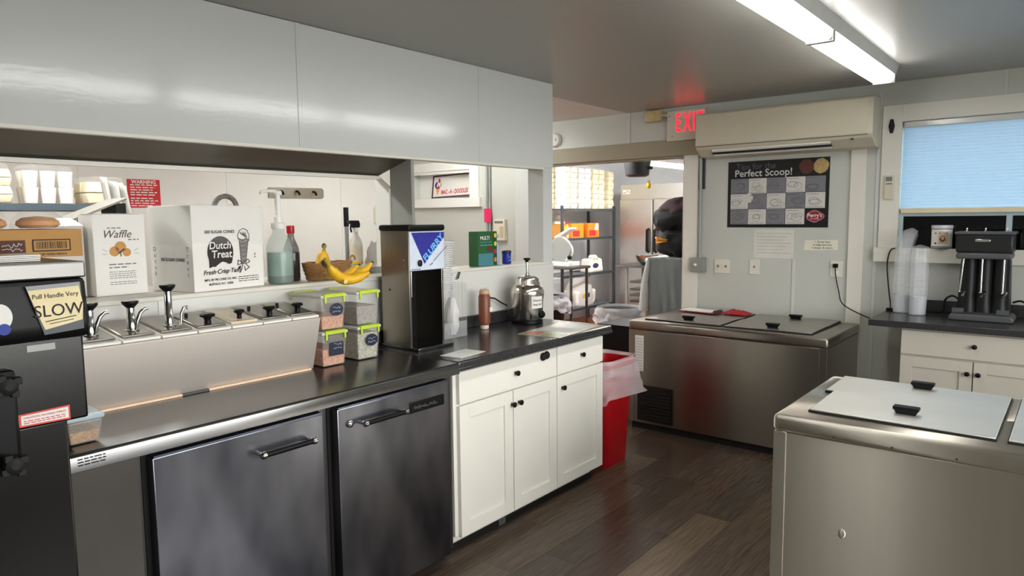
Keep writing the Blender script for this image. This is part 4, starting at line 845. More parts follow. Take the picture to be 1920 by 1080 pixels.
# ================================================================== FREEZERS
def freezer(name, label, x0, x1, y0, y1, h, lids, SSF=SSF, SSL=SSL, rimh=.065):
    r = thing(name, label, 'freezer', ((x0 + x1) / 2, (y0 + y1) / 2, 0), 0, 'steel dipping freezers')
    B().box(x0 + .02, x1 - .02, y0 + .03, y1 - .01, 0, .05).o('plinth', BLKM, r)
    B().box(x0 + .006, x1 - .006, y0 + .008, y1 - .004, .05, h - rimh).o('body', SSF, r, bevel=.003)
    B().box(x0, x1, y0, y1, h - rimh, h).o('rim', SSF, r, bevel=.018, seg=4, ang=40)
    B().box(x0 + .004, x0 + .05, y0 + .004, y0 + .03, .05, h - rimh).o('corner_post', SSF, r, bevel=.002); B().box(x1 - .05, x1 - .004, y0 + .004, y0 + .03, .05, h - rimh).o('corner_post', SSF, r, bevel=.002)
    n = int((x1 - x0) / .17)
    for k in range(n): B().lathe([(.004, 0), (.003, -.003)], (x0 + .03 + (x1 - x0 - .06) * k / (n - 1), y0, h - rimh + .015), 8, ax=1).o('rivet', DGR, r)
    for (a, e, p, q, tl, hy) in lids:
        l = B().prism([(p, h + .003), (q, h + .003 + tl), (q, h + .013 + tl), (p, h + .013)], a, e, 0).o('lid', SSL, r, bevel=.003)
        B().prism([(p - .003, h), (q + .003, h), (q + .003, h + .007 + tl), (p - .003, h + .009)], a - .003, e + .003, 0).o('lid_seal', BLKM, l)
        if hy is None: continue
        xm = (a + e) / 2 + .01; zz_ = h + .013 + tl * (hy - p) / (q - p)
        hn = B(); hn.box(xm - .042, xm + .042, hy - .02, hy + .02, zz_ + .016, zz_ + .028); hn.taper((xm, hy), .06, .02, .08, .03, zz_ - .002, zz_ + .017); hn.o('handle', BLK, l, bevel=.002)
    return r
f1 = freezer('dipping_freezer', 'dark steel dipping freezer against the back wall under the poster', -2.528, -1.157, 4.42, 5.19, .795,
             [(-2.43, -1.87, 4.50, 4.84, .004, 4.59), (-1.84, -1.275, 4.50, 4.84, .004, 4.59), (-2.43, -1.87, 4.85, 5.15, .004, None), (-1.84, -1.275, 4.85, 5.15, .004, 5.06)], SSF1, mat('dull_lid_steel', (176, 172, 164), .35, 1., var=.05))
lb = B(FY(0, 4.4274, 0)); lb.quad(-2.475, -2.405, .43, .69); sp = lb.o('spec_sheet', PAPER, f1)
lb = B(FY(-2.475, 4.4262, .43))
for k in range(12): dashes(lb, .006, .015 + .02 * k, .056, .005, k)
lb.o('fine_print', GINK, sp)
B(FY(0, 4.4285, 0)).box(-2.45, -2.17, .07, .33, 0, .008).o('vent_panel', mat('vent_dark_steel', (70, 68, 64), .4, 1.), f1, bevel=.002)
for k in range(9): B(FY(0, 4.42, 0)).box(-2.43, -2.19, .09 + .024 * k, .102 + .024 * k, -.002, .002).o('vent_slat', BLKM, f1)
f2 = freezer('dipping_freezer', 'large bright steel dipping freezer in the right foreground', -.868, .50, 2.60, 3.40, .80,
             [(-.765, -.185, 2.70, 3.04, .004, 2.83), (-.15, .42, 2.70, 3.04, .004, 2.83), (-.80, -.185, 3.05, 3.345, .004, 3.28), (-.15, .42, 3.05, 3.345, .004, 3.28)])
B().ell((-.615, 2.607, .40), (.014, .004, .018), 14, 8).o('dent', SSF, f2)
# clipboard with red papers on the back freezer
r = thing('clipboard', 'white clipboard with red papers lying on the back freezer lid', 'clipboard', (-2.17, 5.0, .8175))
B(FZ(-2.21, 5.0, .8175, -.12)).box(-.17, .13, -.08, .08, 0, .004).o('board', mat('red_clipboard', (170, 30, 40), .5), r); B(FZ(-2.215, 5.005, .8222, -.10)).box(-.16, .1, -.07, .07, 0, .004).o('paper', PAPER, r)
B(FZ(-2.09, 4.985, .8222, -.1)).box(-.012, .012, -.05, .05, 0, .016).o('clip', DGR, r, bevel=.003)
r = thing('red_cloth', 'crumpled red cloth beside the clipboard on the back freezer', 'cloth', (-1.97, 5.02, .812))
B().grid(lambda u, v: (-2.05 + .18 * u, 4.965 + .13 * v, .8155 + .032 * math.sin(math.pi * u) ** .5 * math.sin(math.pi * v) ** .5 * (.6 + .8 * abs(nz(u * 5, v * 4, 3)))), 22, 16).o('fabric', mat('red_cloth_fabric', (186, 36, 50), .8, var=.2, vs=30), r, solid=.004)
# ================================================================== RED TRASH BIN
tx, ty = -2.285, 3.70
r = thing('trash_bin', 'red plastic trash bin with a frosted liner between cabinet and freezer', 'trash bin', (tx, ty, 0))
def rsq(w, d, z, rr_, n=9):
    out = []
    for (sx, sy, a0_) in ((1, 1, 0), (-1, 1, 90), (-1, -1, 180), (1, -1, 270)):
        for k in range(n): a = math.radians(a0_ + 90 * k / (n - 1)); out.append((tx + sx * (w / 2 - rr_) + rr_ * math.cos(a), ty + sy * (d / 2 - rr_) + rr_ * math.sin(a), z))
    return out
B().rings([rsq(.19, .26, .0, .05), rsq(.20, .27, .01, .055), rsq(.255, .36, .62, .075), rsq(.275, .38, .625, .08), rsq(.275, .38, .655, .08), rsq(.25, .35, .656, .07), rsq(.19, .26, .03, .05)], caps=True).o('bin', RED, r, ang=50)
lo_ = []
for k in range(15):
    v = k / 14; z_ = .676 - .245 * v; gr = .012 + .03 * v + (.03 * max(0, v - .6))
    ring = rsq(.275 + 2 * gr, .38 + 2 * gr, z_, .09, 9)
    lo_.append([(x_ + (.012 + .016 * v) * nz(x_ * 17, y_ * 17, v * 5), y_ + (.012 + .016 * v) * nz(y_ * 15, x_ * 17, v * 4 + 3), z_ + (.05 * v * nz(x_ * 6, y_ * 6, 2)) + .012 * nz(x_ * 14, y_ * 14, 0)) for (x_, y_, _) in ring])
B().rings(lo_, caps=False).o('liner', BAGP, r, ang=80)
inn = []
for k in range(8):
    v = k / 7; ring = rsq(.27 - .05 * v, .375 - .06 * v, .676 - .30 * v, .075, 9)
    inn.append([(x_ + .012 * v * nz(x_ * 20, y_ * 20, v * 5), y_ + .012 * v * nz(y_ * 20, x_ * 20, v * 5), z_) for (x_, y_, z_) in ring])
B().rings(inn, caps=False).o('liner_inside', BAGP, r, ang=80)
# ================================================================== RIGHT COUNTER
cy = 4.66
r = thing('base_cabinet', 'cream shaker base cabinet under the window', 'cabinet', (-.2, 4.9, 0))
B().box(-.815, .55, cy + .02, 5.2, .09, .868).o('body', CABR, r, bevel=.001); B().box(-.80, .53, cy + .08, 5.18, 0, .09).o('toe_kick', CABR, r)
for (u0, u1, kn) in ((-.81, -.447, -.470), (-.441, -.08, -.417), (-.074, .28, .25)):
    d = shaker('y', u0, u1, .10, .70, cy).o('door', CABR, r, bevel=.0012); knob(d, (kn, cy, .632), 'y')
for (u0, u1, kn) in ((-.81, -.08, -.441), (-.074, .54, .2)):
    d = B().box(u0, u1, cy, cy + .019, .712, .855).o('drawer', CABR, r, bevel=.002); knob(d, (kn, cy, .79), 'y')
r = tag(B().box(-.985, .58, 4.615, 5.20, .870, .908).o('countertop', LAMI, None, bevel=.004), 'black laminate countertop under the window', 'countertop')
B().box(-.985 + .17, .58, 5.18, 5.20, .908, .985).o('backsplash', LAMI, r, bevel=.003)
RT = .9085
# cup stacks
def cups(label, x_, y_, n, lean):
    r = thing('cup_stack', label, 'cups', (x_, y_, RT), 0, 'stacks of clear cups on the right counter')
    B().lathe([(.040, 0), (.046, .005), (.050, .12), (.048, .122), (.044, .006)], (x_, y_, RT + .0), 24, caps=False).o('sleeve', mat('frosted_sleeve', (226, 230, 234), .35, alpha=.45), r)
    B().grid(lambda u, v: (lambda a, z_: (x_ + lean * max(0, v - .72) ** 2 * .55 + (.047 + .004 * math.sin(9 * a) + .003 * nz(a * 2, v * 3, x_)) * (1 if v < .93 else math.sqrt(max(.02, 1 - ((v - .93) / .07) ** 2))) * math.cos(a), y_ + (.047 + .004 * math.sin(9 * a)) * (1 if v < .93 else math.sqrt(max(.02, 1 - ((v - .93) / .07) ** 2))) * math.sin(a), RT + .1 + z_))(2 * math.pi * u, v * (.034 * n + .035)), 54, 22).o('sleeve_bag', mat('clear_sleeve_bag', (250, 252, 255), .06, alpha=.17), r)
    first = None
    for k in range(n):
        h = .02 + .034 * k; dx = lean * max(0, (k - n * .7)) ** 2 * .004
        if first is None:
            first = B().lathe([(.036, 0), (.037, .002), (.042, .115), (.0445, .116), (.0445, .119), (.042, .119)], (x_, y_, RT + h), 24, caps=False).o('cup', CUPP, r); base = first.location.copy()
        else:
            c_ = first.copy(); COL.objects.link(c_); c_.parent = r; c_.location = base + Vector((dx, 0, .034 * k)); c_.rotation_euler = (0, lean * max(0, (k - n * .7)) * .08, 0)
cups('taller leaning stack of clear plastic cups at the counter end', -.89, 5.06, 12, 1)
cups('shorter stack of clear plastic cups beside the spindle mixer', -.785, 4.99, 9, 0)
# can on the sill
r = thing('food_can', 'white round canister with a food picture on the window sill', 'can', (-.70, BY - .02, 1.319))
cxx, cyy = -.702, BY - .012
B().lathe([(.056, 0), (.06, .003), (.06, .014), (.058, .016)], (cxx, cyy, 1.319), 28).o('base_rim', GAL, r); B().lathe([(.058, .016), (.058, .125)], (cxx, cyy, 1.319), 28).o('body', WHT, r); B().lathe([(.058, .125), (.061, .128), (.061, .146), (.057, .148)], (cxx, cyy, 1.319), 28).o('lid', mat('grey_lid', (206, 206, 210), .35), r); B().lathe([(.0586, .122), (.0586, .13)], (cxx, cyy, 1.319), 28).o('seal_band', DGR, r)
def TCN(u, v, w): a = -math.pi / 2 + u / .058; return (cxx + (.0585 + w) * math.cos(a), cyy + (.0585 + w) * math.sin(a), 1.319 + v)
lb = B(TCN); lb.grid(lambda p, q: (-.012 + .055 * p, .03 + .08 * q, 0), 8, 2); lb.o('picture', mat('food_picture', (214, 176, 130), .5, var=.3, vs=40, rgb2=(226, 214, 196)), r)
lb = B(TCN); lb.flat([(.012 + .016 * math.cos(a), .062 + .02 * math.sin(a)) for a in [2 * math.pi * k / 12 for k in range(12)]], .0006); lb.o('picture_food', mat('food_brown', (150, 78, 34), .5, var=.3, vs=60), r)
lb = B(TCN); dashes(lb, -.006, .096, .042, .008, 2); dashes(lb, -.035, .095, .012, .01, 3); dashes(lb, -.035, .03, .014, .014, 5); lb.o('print', INK, r)
# triple spindle mixer
mxx, myy = -.445, 4.98
r = thing('spindle_mixer', 'dark grey three spindle drink mixer on the right counter', 'mixer', (mxx, myy, RT))
DG = mat('mixer_dark_enamel', (34, 34, 35), .4, var=.08, spec=.3); MG = mat('mixer_grey', (82, 84, 86), .4, spec=.3)
B().prism([(mxx - .155, 0), (mxx + .16, 0), (mxx + .165, .02), (mxx + .15, .04), (mxx - .145, .04), (mxx - .16, .02)], myy - .12, myy + .1, 1).xf(0, lambda x_, y_, z_: (x_, y_, z_ + RT)).o('base', MG, r, bevel=.01)
B().taper((mxx, myy + .07), .27, .07, .25, .06, RT + .04, RT + .36).o('column', DG, r, bevel=.01)
for dx in (-.08, 0, .082): B().lathe([(.052, .04), (.045, .1), (.042, .36)], (mxx + dx, myy + .05, RT), 20).o('column_rib', mat('mixer_rib', (26, 27, 28), .4, spec=.25), r)
B().box(mxx - .14, mxx + .14, myy - .1, myy + .1, RT + .40, RT + .51).o('motor_head', DG, r, bevel=.012); B().box(mxx - .137, mxx + .137, myy - .11, myy + .09, RT + .365, RT + .402).o('head_collar', MG, r, bevel=.012)
B().box(mxx - .148, mxx + .148, myy - .11, myy + .11, RT + .508, RT + .525).o('top_plate', MG, r, bevel=.006)
B().box(mxx - .045, mxx + .03, myy - .106, myy - .1, RT + .465, RT + .482).o('nameplate', CHR, r, bevel=.002)
for k, dx in enumerate((-.098, -.005, .1)):
    B().tube([(mxx + dx, myy - .075, RT + .367), (mxx + dx - (.012 if k == 0 else 0), myy - .08, RT + .17)], .005, 10).o('spindle', CHR, r)
    B().lathe([(.008, 0), (.011, .004), (.008, .009)], (mxx + dx - (.012 if k == 0 else 0), myy - .08, RT + .163), 12).o('agitator', CHR, r)
    B().tube([(mxx + dx + .012, myy + .0, RT + .165), (mxx + dx + .008, myy - .02, RT + .155), (mxx + dx - .004, myy - .03, RT + .135)], .007, 8).o('cup_rest', CHR, r)
    B().lathe([(.008, .525), (.005, .53), (.005, .545)], (mxx + dx, myy, RT), 10).o('top_screw', CHR, r)
for dx in (-.11, .11): B().box(mxx + dx - .03, mxx + dx + .03, myy - .123, myy - .118, RT + .05, RT + .075).o('base_badge', MG, r)
B().tube(bez([(mxx - .13, myy + .1, RT + .10), (mxx - .17, myy + .12, RT + .12), (mxx - .21, myy + .14, RT + .09), (mxx - .22, myy + .14, RT + .02), (mxx - .26, myy + .12, RT + .01)]), .006, 8).o('power_cord', BLK, r)
B().tube(bez([(mxx + .14, myy + .1, RT + .10), (mxx + .18, myy + .11, RT + .11), (mxx + .22, myy + .12, RT + .08), (mxx + .25, myy + .12, RT + .02)]), .006, 8).o('power_cord', BLK, r)
r = thing('power_cord', 'black cord running from the window sill down to the counter end', 'cord', (-.965, 5.17, RT))
B().tube(bez([(-.945, BY - .058, 1.32), (-.985, BY - .062, 1.30), (-1.0, BY - .06, 1.2), (-.985, BY - .06, 1.05), (-.97, BY - .07, .96), (-.965, BY - .09, .915)]), .004, 8).o('cable', BLK, r); B().box(-.985, -.945, 5.10, 5.14, RT, RT + .016).o('plug', BLK, r, bevel=.003)
# ================================================================== SIDE ROOM (seen through the long opening)
r = thing('hook_rail', 'grey metal hook rail on the cream wall of the side room', 'hook rail', (-5.97, 4.05, 1.75))
B().prism([(3.70, 1.752), (3.70, 1.852), (4.30, 1.858), (4.32, 1.84), (4.32, 1.77), (4.30, 1.755)], -6.0, -5.985, 0).o('plate', mat('rail_grey', (146, 138, 124), .4, .6), r, bevel=.003)
for yy in (3.82, 4.0, 4.19): B().tube([(-5.985, yy, 1.82), (-5.95, yy, 1.815), (-5.93, yy, 1.795), (-5.935, yy, 1.785)], .012, 8).o('hook', BLK, r)
r = thing('warning_sign', 'red warning sign with white print on the cream side room wall', 'sign', (-5.99, 2.57, 1.66))
B().box(-6.0, -5.995, 2.44, 2.70, 1.655, 1.885).o('panel', REDP, r, bevel=.001)
text(r, 'WARNING', .04, FX(-5.9945, 2.57, 1.863), PAPER, off=.001)
lb = B(FX(-5.9942, 2.45, 1.66))
for k in range(9): dashes(lb, .012, .175 - .02 * k - (.008 if k > 4 else 0), .215 - (k % 3) * .02, .014, k + 60)
lb.o('print', PAPER, r)
# mop handle, spray bottle, white machine, crumpled bag on the raised rear ledge
r = thing('mop', 'mop with a grey handle and black grip leaning in the side room', 'mop', (-3.36, 2.58, 0))
B().cyl((-3.36, 2.58, .12), (-3.36, 2.575, 1.5), .012, n=12).o('handle', GAL, r); B().cyl((-3.36, 2.575, 1.5), (-3.36, 2.575, 1.612), .015, n=12).o('grip', BLK, r)
B().lathe([(.09, 0), (.10, .02), (.05, .1), (.015, .13)], (-3.36, 2.58, 0), 16).o('mop_head', mat('mop_cotton', (206, 200, 186), .9, bump=.8, bs=60), r)
def sprayer(label, x_, y_, z_, bm, lm):
    r = thing('spray_bottle', label, 'bottle', (x_, y_, z_))
    B().lathe([(.032, 0), (.036, .005), (.036, .11), (.03, .135), (.014, .165), (.013, .185)], (x_, y_, z_), 22).o('bottle', bm, r); B().lathe([(.0365, .006), (.0368, .02)], (x_, y_, z_), 22).o('yellow_band', YEL, r); B().lathe([(.0364, .035), (.0364, .105)], (x_, y_, z_), 22).o('label', lm, r)
    B().lathe([(.016, .183), (.016, .205)], (x_, y_, z_), 14).o('collar', WHT, r)
    h = B(); h.prism([(-.03, .205), (.022, .205), (.026, .225), (.018, .245), (-.045, .245), (-.052, .232), (-.03, .226)], x_ - .012, x_ + .012, 0); h.xf(0, lambda a, b_, c_: (a, y_ + b_, z_ + c_)); h.o('trigger_head', BLK, r, bevel=.003)
    B().tube([(x_, y_ - .03, z_ + .225), (x_, y_ - .034, z_ + .2), (x_, y_ - .028, z_ + .18)], .005, 8).o('trigger', BLK, r)
sprayer('clear spray bottle with a black trigger head on the rear ledge', -3.13, 2.46, 1.2905, mat('cloudy_bottle', (232, 226, 214), .3, alpha=.7), mat('buff_label', (222, 206, 180), .5))
r = thing('kitchen_appliance', 'white rounded kitchen appliance with black knobs half hidden by the divider', 'appliance', (-3.12, 2.66, 1.2905))
b = B().prism([(2.62, 1.2905), (2.76, 1.2905), (2.76, 1.64), (2.72, 1.665), (2.66, 1.655), (2.615, 1.60), (2.615, 1.52), (2.64, 1.50)], -3.17, -3.08, 0).o('body', mat('appliance_white', (226, 222, 206), .4), r, bevel=.01)
for (yy, zz_) in ((2.655, 1.565), (2.63, 1.535)): B().lathe([(.012, 0), (.015, .006), (.012, .018)], (-3.08, yy, zz_), 14, ax=0).o('knob', BLK, r)
r = thing('crumpled_bag', 'crumpled clear bag on the rear ledge beside the spray bottle', 'bag', (-3.1, 2.555, 1.2905))
B().grid(lambda u, v: (-3.1 + .05 * (1 + .4 * nz(u * 6, v * 4, 2)) * math.cos(2 * math.pi * u) * (1 - .7 * v * v), 2.56 + .05 * (1 + .4 * nz(u * 6, v * 4, 7)) * math.sin(2 * math.pi * u) * (1 - .7 * v * v), 1.291 + .12 * v + .02 * nz(u * 8, v * 5, 1) * v), 24, 12).o('film', mat('grey_film', (206, 202, 194), .3, alpha=.6, bump=.5, bs=40), r)
# wire shelf with bagged foam cups
r = thing('wire_shelf', 'dark wire shelf carrying bagged foam cups in the side room', 'shelf', (-4.4, 1.1, 0))
for (x_, y_) in ((-4.68, .4), (-4.68, 1.62), (-4.32, .4)): B().cyl((x_, y_, 0), (x_, y_, 1.75 if x_ < -4.4 else 1.64), .013, n=10).o('post', DGR, r)
for k in range(10): B().cyl((-4.68 + .04 * k, .38, 1.638), (-4.68 + .04 * k, 1.62, 1.638), .004, n=6).o('shelf_wire', DGR, r)
for x_ in (-4.69, -4.31): B().box(x_ - .008, x_ + .008, .38, 1.63, 1.605, 1.64).o('shelf_edge', mat('shelf_blue_grey', (70, 84, 92), .5), r)
def foampack(label, x_, y_, z_, nx_, ny_, nz_, cup, fm, group, sz=.09, hh=.1, bag=True):
    r = thing('foam_pack', label, 'food containers', (x_, y_, z_), 0, group); first = None
    for i in range(nx_):
        for j in range(ny_):
            for k in range(nz_):
                P_ = Vector((x_ + (i - (nx_ - 1) / 2) * sz, y_ + (j - (ny_ - 1) / 2) * sz, z_ + k * hh + .004))
                if first is None:
                    b_ = B()
                    if cup: b_.lathe([(sz * .36, 0), (sz * .46, hh * .93), (sz * .48, hh * .97)], P_, 16)
                    else:
                        b_.taper((P_.x, P_.y), sz * .8, sz * .8, sz * .97, sz * .97, P_.z, P_.z + hh * .46); b_.taper((P_.x, P_.y), sz * .97, sz * .97, sz * .82, sz * .82, P_.z + hh * .5, P_.z + hh * .97)
                    first = b_.o('foam_container', fm, r, bevel=0 if cup else .006); f0 = first.location.copy(); p00 = P_.copy()
                else:
                    c_ = first.copy(); COL.objects.link(c_); c_.parent = r; c_.location = f0 + (P_ - p00); c_.rotation_euler = (0, 0, random.uniform(-.03, .03))
    if bag:
        ax_, ay_, az_ = nx_ * sz / 2 + .012, ny_ * sz / 2 + .012, nz_ * hh + .03
        def fn(u, v):
            a = u * 2 * math.pi; ca, sa = math.cos(a), math.sin(a); q = max(abs(ca), abs(sa)); s_ = (1 / q) * (.25 + .75 * q)
            t_ = 1 if v < .8 else 1 - (v - .8) * 3.5
            n_ = .014 * nz(ca * 3 + x_, sa * 3 + y_, v * 6)
            return (x_ + ca * s_ * (ax_ + n_) * t_, y_ + sa * s_ * (ay_ + n_) * t_, z_ + .002 + az_ * min(1, v * 1.18) + .012 * nz(ca * 4, sa * 4, v * 3 + y_) * min(1, v * 3))
        B().grid(fn, 40, 14).o('bag', FILM, r)
    return r
g = 'bagged foam containers in the side room'
foampack('bagged foam cups at the far left of the side room shelf', -4.46, 1.085, 1.6425, 2, 2, 2, False, FOAMY, g, .12, .088)
foampack('bagged white foam cups in the middle of the side room shelf', -4.46, 1.385, 1.6425, 2, 3, 2, True, FOAM, g, .085, .088)
foampack('low bag of cream foam containers at the right end of the side room shelf', -4.46, 1.66, 1.6425, 2, 2, 1, False, FOAMY, g, .105, .125)
foampack('bagged foam plates at the near end of the side room shelf', -4.46, .80, 1.6425, 2, 2, 2, False, FOAM, g, .12, .088)
r = thing('hanging_cloth', 'grey folded cloth hanging at the end of the side room shelf', 'cloth', (-4.24, 1.66, 0))
B().grid(lambda u, v: (-4.22 + .03 * math.sin(u * 14) , 1.63 + .12 * u - .05 * v, 1.42 + .37 * v - .05 * u * v), 24, 10).o('fabric', mat('grey_cloth', (196, 194, 188), .8), r, solid=.006)
B().cyl((-4.22, 1.69, 1.62), (-4.22, 1.69, 0), .008, n=8).o('hanger_pole', GAL, r)
r = thing('leaning_tray', 'grey sheet tray leaning behind the cartons', 'tray', (-3.4, 1.18, 1.2)); 
B().prism([(0.98, 1.50), (1.30, 1.635), (1.30, 1.645), (.98, 1.512)], -3.4, -3.2, 0).o('pan', mat('tray_grey', (150, 145, 136), .5, .3), r, bevel=.004)
B().box(-3.38, -3.2, .95, 1.0, 1.258, 1.505).o('stand', DGR, r); B().box(-3.38, -3.22, 1.26, 1.30, 1.258, 1.62).o('stand', BLKM, r)
# sign in the boxed window
r = thing('shop_sign', 'white framed shop sign with an ice cream cone in the boxed window', 'sign', (-5.09, BY + .03, 1.752), 0)
FS = lambda u, v, w: (-5.40 + u + .0 * v, BY + .05 + .03 * v / .23 - w, 1.756 + v + .03 * u)
B(FS).box(0, .60, 0, .235, -.006, 0).o('board', PAPER, r)
for (u0, u1, v0, v1) in ((0, .60, 0, .012), (0, .60, .223, .235), (0, .012, .012, .223), (.588, .60, .012, .223)): B(FS).box(u0, u1, v0, v1, -.004, .008).o('frame', mat('maroon_frame', (74, 30, 52), .5), r)
text(r, 'MAC - A - DOODLES', .06, FS, REDP, .325, .055, off=.002, sx=.70, w=.001)
lb = B(FS); lb.flat([(.045, .12), (.115, .12), (.075, .022)], .0008); lb.o('cone_print', mat('cone_orange', (244, 150, 60), .5), r)
lb = B(FS); lb.disc((.075, .135), .045, .0012, ry=.038); lb.o('scoop_print', mat('navy_print', (44, 46, 124), .5), r)
lb = B(FS); lb.flat([(.08, .105), (.125, .12), (.13, .15), (.105, .19), (.095, .215), (.08, .185)], .0016); lb.o('flame_print', REDP, r)
text(r, 'M', .075, FS, PAPER, .085, .14, off=.003, shear=.3, w=.002)
# conduit, pink tag and thermostat on the side room back wall
r = thing('wall_conduit', 'grey conduit dropping down the side room back wall', 'conduit', (-4.545, BY - .015, 1.2)); 
for dx in (-.016, .016): B().cyl((-4.545 + dx, BY - .014, 1.25), (-4.545 + dx, BY - .014, 2.4), .013, n=10).o('pipe', GAL, r)
r = thing('pink_tag', 'bright pink tag hanging on the conduit', 'tag', (-4.545, BY - .04, 1.50)); B().box(-4.59, -4.50, BY - .034, BY - .0275, 1.50, 1.635).o('card', PINK, r, bevel=.006)
r = thing('thermostat', 'beige wall thermostat with a display in the side room', 'thermostat', (-4.40, BY - .02, 1.32)); B().box(-4.47, -4.325, BY - .04, BY, 1.322, 1.528).o('case', mat('thermostat_beige', (222, 214, 194), .5), r, bevel=.006); B().box(-4.45, -4.345, BY - .042, BY - .04, 1.49, 1.512).o('display', GINK, r); B().box(-4.385, -4.34, BY - .042, BY - .04, 1.35, 1.46).o('keypad', mat('keypad_tan', (196, 178, 140), .5), r)
r = thing('pink_calendar', 'pink poster strip glimpsed through the slit beside the end post', 'poster', (-4.8, 6.2, 0)); B().box(-4.9, -4.7, 6.2, 6.21, 1.15, 1.42).o('sheet', mat('pink_print', (240, 130, 170), .6), r); B().box(-4.9, -4.7, 6.19, 6.22, 1.42, 1.66).o('dark_header', mat('dark_red_print', (90, 30, 36), .6), r); B().box(-4.9, -4.7, 6.19, 6.22, 0, 1.15).o('stand', GAL, r)
# ================================================================== FAR ROOM (seen through the doorway)
r = thing('storage_rack', 'black metal storage rack with four shelves along the far room wall', 'shelving', (-5.62, 8.33, 0))
RK = mat('rack_charcoal', (52, 58, 62), .5)
for (x_, y_) in ((-5.4, 7.67), (-5.4, 9.0), (-5.85, 7.67), (-5.85, 9.0)): B().box(x_ - .016, x_ + .016, y_ - .016, y_ + .016, 0, 1.70).o('post', RK, r)
for z_ in (.28, .75, 1.256, 1.654):
    b = B()
    for q in range(13): b.cyl((-5.85 + .0375 * q, 7.67, z_ - .006), (-5.85 + .0375 * q, 9.0, z_ - .006), .0055, n=6)
    for q in range(5): b.cyl((-5.85, 7.7 + .32 * q, z_ - .012), (-5.4, 7.7 + .32 * q, z_ - .012), .005, n=6)
    b.o('shelf_wires', mat('shelf_wire_grey', (96, 100, 102), .5), r)['kind'] = 'stuff'
    B().box(-5.404, -5.384, 7.67, 9.0, z_ - .03, z_ + .004).o('shelf_edge', RK, r)
g = 'bagged foam containers on the far room rack'
foampack('tall bag of foam containers on the left of the far room rack top', -5.6, 7.93, 1.659, 2, 2, 4, False, FOAMY, g, .17, .14)
foampack('tall bag of foam containers in the middle of the far room rack top', -5.6, 8.30, 1.659, 2, 2, 4, False, FOAM, g, .16, .14)
foampack('tall bag of foam containers near the fridge on the far room rack top', -5.6, 8.66, 1.659, 2, 2, 4, False, FOAMY, g, .16, .14)
foampack('tall bag of foam containers at the outer end of the far room rack top', -5.58, 8.98, 1.659, 2, 1, 4, False, FOAMY, g, .15, .135)
r = thing('foam_cup_column', 'white column of foam cups at the left edge of the rack top', 'cups', (-5.42, 7.70, 1.72)); 
for k in range(9): B().lathe([(.05, 0), (.07, .12)], (-5.46, 7.72, 1.705 + .06 * k), 16).o('cup', FOAM, r)
B().box(-5.52, -5.41, 7.68, 7.76, 1.659, 1.705).o('base', FOAM, r)
for k, (y0_, y1_, c_, l_) in enumerate(((7.45, 7.82, (190, 130, 50), 'brown orange food carton at the left of the rack middle shelf'), (7.92, 8.22, (236, 140, 30), 'orange food carton with a red front in the middle of the rack shelf'), (8.33, 8.62, (238, 128, 28), 'orange food carton with a white corner at the right of the rack shelf'))):
    y0_ = max(y0_, 7.69); r = thing('food_carton', l_, 'box', (-5.52, (y0_ + y1_) / 2, 1.2575), 0, 'orange cartons on the rack')
    B().box(-5.62, -5.42, y0_, y1_, 1.2575, 1.455).o('carton', mat('carton_%d' % k, c_, .6), r, bevel=.003)
    if k: lb = B(FX(-5.4192, y0_, 1.2575)); lb.quad(.03, .2, .02, .1); lb.o('red_panel', REDP, r)
    if k == 2: lb = B(FX(-5.4186, y0_, 1.2575)); lb.flat([(.16, .1), (.27, .1), (.27, .19), (.2, .19)]); lb.o('white_panel', PAPER, r)
    if k == 0: lb = B(FX(-5.4192, y0_, 1.2575)); lb.quad(.06, .12, .03, .17); lb.o('yellow_panel', YEL, r)
r = thing('paper_plates', 'white round plates leaning on the orange cartons', 'plates', (-5.7, 8.05, 1.2575)); 
for k in range(4): B().lathe([(.002, 0), (.10, .002), (.13, .015), (.131, .017), (.1, .006)], (-5.78 + .02 * k, 8.05, 1.44), 22, ax=0).o('plate', WHT, r)
B().box(-5.80, -5.66, 7.95, 8.15, 1.2575, 1.40).o('plate_box', KRAFT, r)
r = thing('sauce_bottle', 'small red capped bottle at the left end of the rack shelf', 'bottle', (-5.47, 7.86, 1.2575)); B().lathe([(.03, 0), (.03, .15), (.015, .19)], (-5.47, 7.87, 1.2575), 14).o('bottle', WHT, r); B().lathe([(.02, .19), (.018, .225)], (-5.47, 7.87, 1.2575), 14).o('cap', RED, r)
r = thing('sanitizer_jug', 'white square jug with a dark oval label on the rack', 'jug', (-5.5, 8.55, .7515))
B().taper((-5.5, 8.55), .2, .36, .18, .30, .7515, .95).o('body', WHT, r, bevel=.03); B().taper((-5.5, 8.58), .1, .15, .08, .1, .95, 1.0).o('shoulder', WHT, r, bevel=.02); lb = B(FX(-5.399, 8.50, .85)); lb.disc((0, 0), .075, .0006, ry=.036); lb.o('label', mat('indigo_label', (50, 50, 92), .5), r); lb = B(FX(-5.398, 8.5, .93)); dashes(lb, -.06, 0, .12, .03, 1); lb.o('yellow_print', YEL, r)
B().tube([(-5.5, 8.66, .93), (-5.5, 8.70, .92), (-5.5, 8.71, .86), (-5.5, 8.69, .82)], .012, 8).o('handle', WHT, r)
r = thing('bagged_tub', 'large white tub in a clear bag on the lowest rack shelf', 'tub', (-5.55, 8.40, .2815)); B().taper((-5.62, 8.40), .24, .5, .26, .54, .283, .50).o('tub', FOAM, r, bevel=.03)
